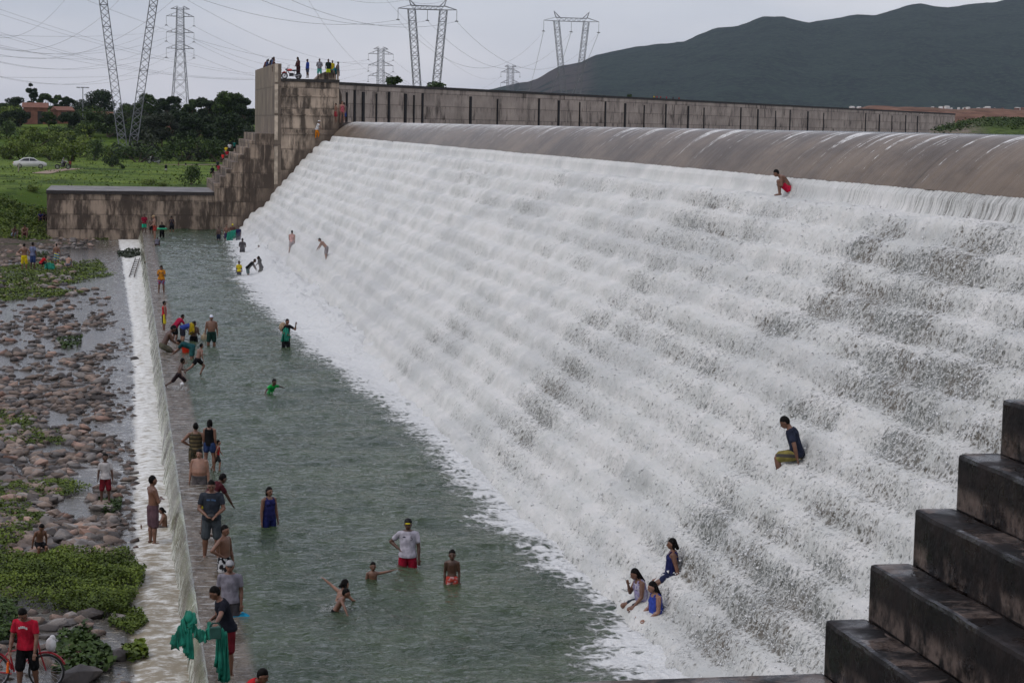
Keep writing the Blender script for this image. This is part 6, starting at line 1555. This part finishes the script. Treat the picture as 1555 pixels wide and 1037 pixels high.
ob = o.build('bucket', flat('red_plastic', (.55, .03, .01), .4, .1), None, True); ob.location = tuple(q); tag(ob, 'bright red bucket held at the weir edge', 'bucket')
q = at(267, 510, z=.9)
# yellow cloth over the shoulder, orange strap
P = at(291, 500, Y=at(294, 521, z=0)[1]-.22); o = sheet('towel', [tuple(P+np.array([-.10, 0, .28])), tuple(P+np.array([0, -.02, .30])), tuple(P+np.array([.10, 0, .22]))], [.55, .5, .35], 2, 'yellow cloth hanging over the shirtless youth shoulder', 'towel', n=10, amp=.03); o.data.materials.clear(); o.data.materials.append(cloth((.50, .36, .02)))
P = at(268, 583, z=.35); o = MB().ell((0, 0, 0), (.07, .07, .07)).build('ball', m_wp, None, True); o.location = (P[0]+.2, P[1], P[2]); tag(o, 'small white ball at the running boy knee', 'ball')
# ladder lying in the foam
a_ = at(209, 392, z=-.75); b_ = at(200, 420, z=-.8); o = MB(); dv = np.array(b_)-np.array(a_); sdv = nrm(np.cross(dv, (0, 0, 1)))*.16
for s_ in (-1, 1): o.tube([sdv*s_, dv+sdv*s_], .035, 5)
for k_ in range(1, 9): o.tube([dv*k_/9-sdv, dv*k_/9+sdv], .02, 4)
o = o.build('ladder', flat('dark_wood', (.05, .04, .035), .8)); o.location = tuple(a_); tag(o, 'dark narrow ladder lying across the far foam below the weir', 'ladder')
# bicycle
P = at(28, 1050, z=-.95); bk = empty('bicycle', (P[0], P[1]+.25, -.97), radians(-8), 'red bicycle beside the young man in red t-shirt', 'bicycle')
def bwheel(x):
    o = MB().tube([(.33*cos(a), 0, .33*sin(a)) for a in np.linspace(0, 2*pi, 37)], .02, 8, False).build('wheel', m_tyre, bk, True); o.location = (x, 0, .35)
    b = MB().tube([(.305*cos(a), 0, .305*sin(a)) for a in np.linspace(0, 2*pi, 37)], .010, 6, False).tube([(0, -.04, 0), (0, .04, 0)], .022, 8)
    for k in range(20): b.tube([(0, (-1)**k*.02, 0), (.30*cos(k*pi/10), 0, .30*sin(k*pi/10))], .0022, 3, False)
    b.build('rim', m_rim, o)
bwheel(-.52); bwheel(.52)
m_rp = flat('red_bike_paint', (.30, .012, .02), .3, .1, 3., .6)
b = MB().tube([(-.52, 0, .35), (-.08, 0, .30), (.36, 0, .80)], .018, 7).tube([(-.08, 0, .30), (-.20, 0, .82)], .018, 7).tube([(-.52, 0, .35), (-.18, 0, .74), (.36, 0, .86)], .016, 7).tube([(.36, 0, .98), (.40, 0, .74), (.52, 0, .35)], .016, 7); b.build('frame', m_rp, bk)
MB().tube([(-.52+.38*cos(a), 0, .35+.38*sin(a)) for a in np.linspace(.1, 2.9, 20)], .024, 6).build('mudguard', m_rp, bk); MB().tube([(.52+.38*cos(a), 0, .35+.38*sin(a)) for a in np.linspace(.4, 2.7, 18)], .022, 6).build('mudguard', m_rp, bk)
MB().ell((-.24, 0, .92), (.14, .08, .04)).build('saddle', m_tyre, bk, True); MB().tube([(.22, -.30, 1.0), (.34, -.12, 1.02), (.36, 0, .99), (.34, .12, 1.02), (.22, .30, 1.0)], .013, 6).build('handlebar', m_rim, bk)
MB().tube([(-.20, 0, .78), (-.24, 0, .90)], .014, 6).build('seat_post', m_rim, bk)
MB().box((-.78, -.08, .76), (-.34, .08, .785)).build('rear_rack', m_tyre, bk)
b = MB().tube([(-.08, -.05, .30), (-.08, .05, .30)], .05, 10).tube([(-.08, .07, .30), (.02, .07, .16)], .012, 5).tube([(-.08, -.07, .30), (-.18, -.07, .44)], .012, 5); b.build('crank', m_rim, bk)
P = at(70, 1000, z=-.15); o = MB().ell((0, 0, 0), (.10, .11, .15)).ell((.03, .02, .12), (.06, .06, .07)).build('plastic_bag', flat('white_plastic', (.5, .5, .5), .5), None, True); o.location = (bk.location[0]+.60, bk.location[1]-.02, bk.location[2]+.86); tag(o, 'white plastic bag hanging on the red bicycle', 'bag')
sh, el, wr, u, f = r_bike['AR'][1]; q = wpt(r_bike, wr+f*.07); o = MB().tube([(0, 0, 0), (-.02, 0, -.10)], .006, 5).tube([(-.02, 0, -.10), (-.03, 0, -.30)], [.02, .028], 6).build('orange_float', flat('orange_plastic', (.7, .12, .01), .4)); o.location = tuple(q); tag(o, 'thin orange float dangling from the red shirt man hand', 'float')
# litter of splashes round the children and the runner (white water)
def splash(px, py, w_, h_, n, seed, label, z=0., P=None):
    rg = np.random.default_rng(seed); P = at(px, py, z=z) if P is None else P; z = P[2]; a = rg.random(n)*2*pi; r = w_*rg.random(n)**.5
    C = np.stack([r*np.cos(a), r*np.sin(a)*.7, h_*rg.random(n)**2*(1-.5*r/w_)], -1); V = []; F = []
    T4 = np.array([(1, 1, 1), (-1, -1, 1), (-1, 1, -1), (1, -1, -1)])
    sz = .003+.010*rg.random(n)**3
    V = (C[:, None]+T4[None]*sz[:, None, None]*np.array([1.3, 1.3, .7])).reshape(-1, 3); b_ = np.arange(n)[:, None]*4
    F = np.concatenate([b_+np.array(f_) for f_ in ((0, 1, 2), (0, 3, 1), (0, 2, 3), (1, 3, 2))]); o = mk('splash', V, F, m_drop); o.location = (P[0], P[1], z); return tag(o, label, 'splash', kind='stuff')
splash(510, 927, .34, .20, 420, 1, 'white splash around the two playing children'); splash(272, 592, .30, .25, 500, 2, 'white splash at the running boy feet')
splash(404, 600, .45, .2, 300, 3, 'white splash around the child in green'); splash(999, 940, .5, .3, 400, 4, 'splash round the woman in blue vest', .0)
for q_, (px, py, w_, n_, lab) in enumerate(((1221, 702, .42, 700, 'water bursting against the back of the young man on the falls'), (1206, 300, .40, 500, 'water bursting round the squatting man'), (1030, 872, .40, 500, 'water bursting behind the woman in navy swimsuit'), (1006, 938, .35, 400, 'water bursting behind the woman in blue vest'), (984, 918, .3, 300, 'water bursting behind the woman in lilac vest'))):
    P_ = on_water(px, py); splash(0, 0, w_*.8, .42, n_//2, 20+q_, lab, P=np.array([P_[0]+.14, P_[1]+.12, P_[2]-.02]))
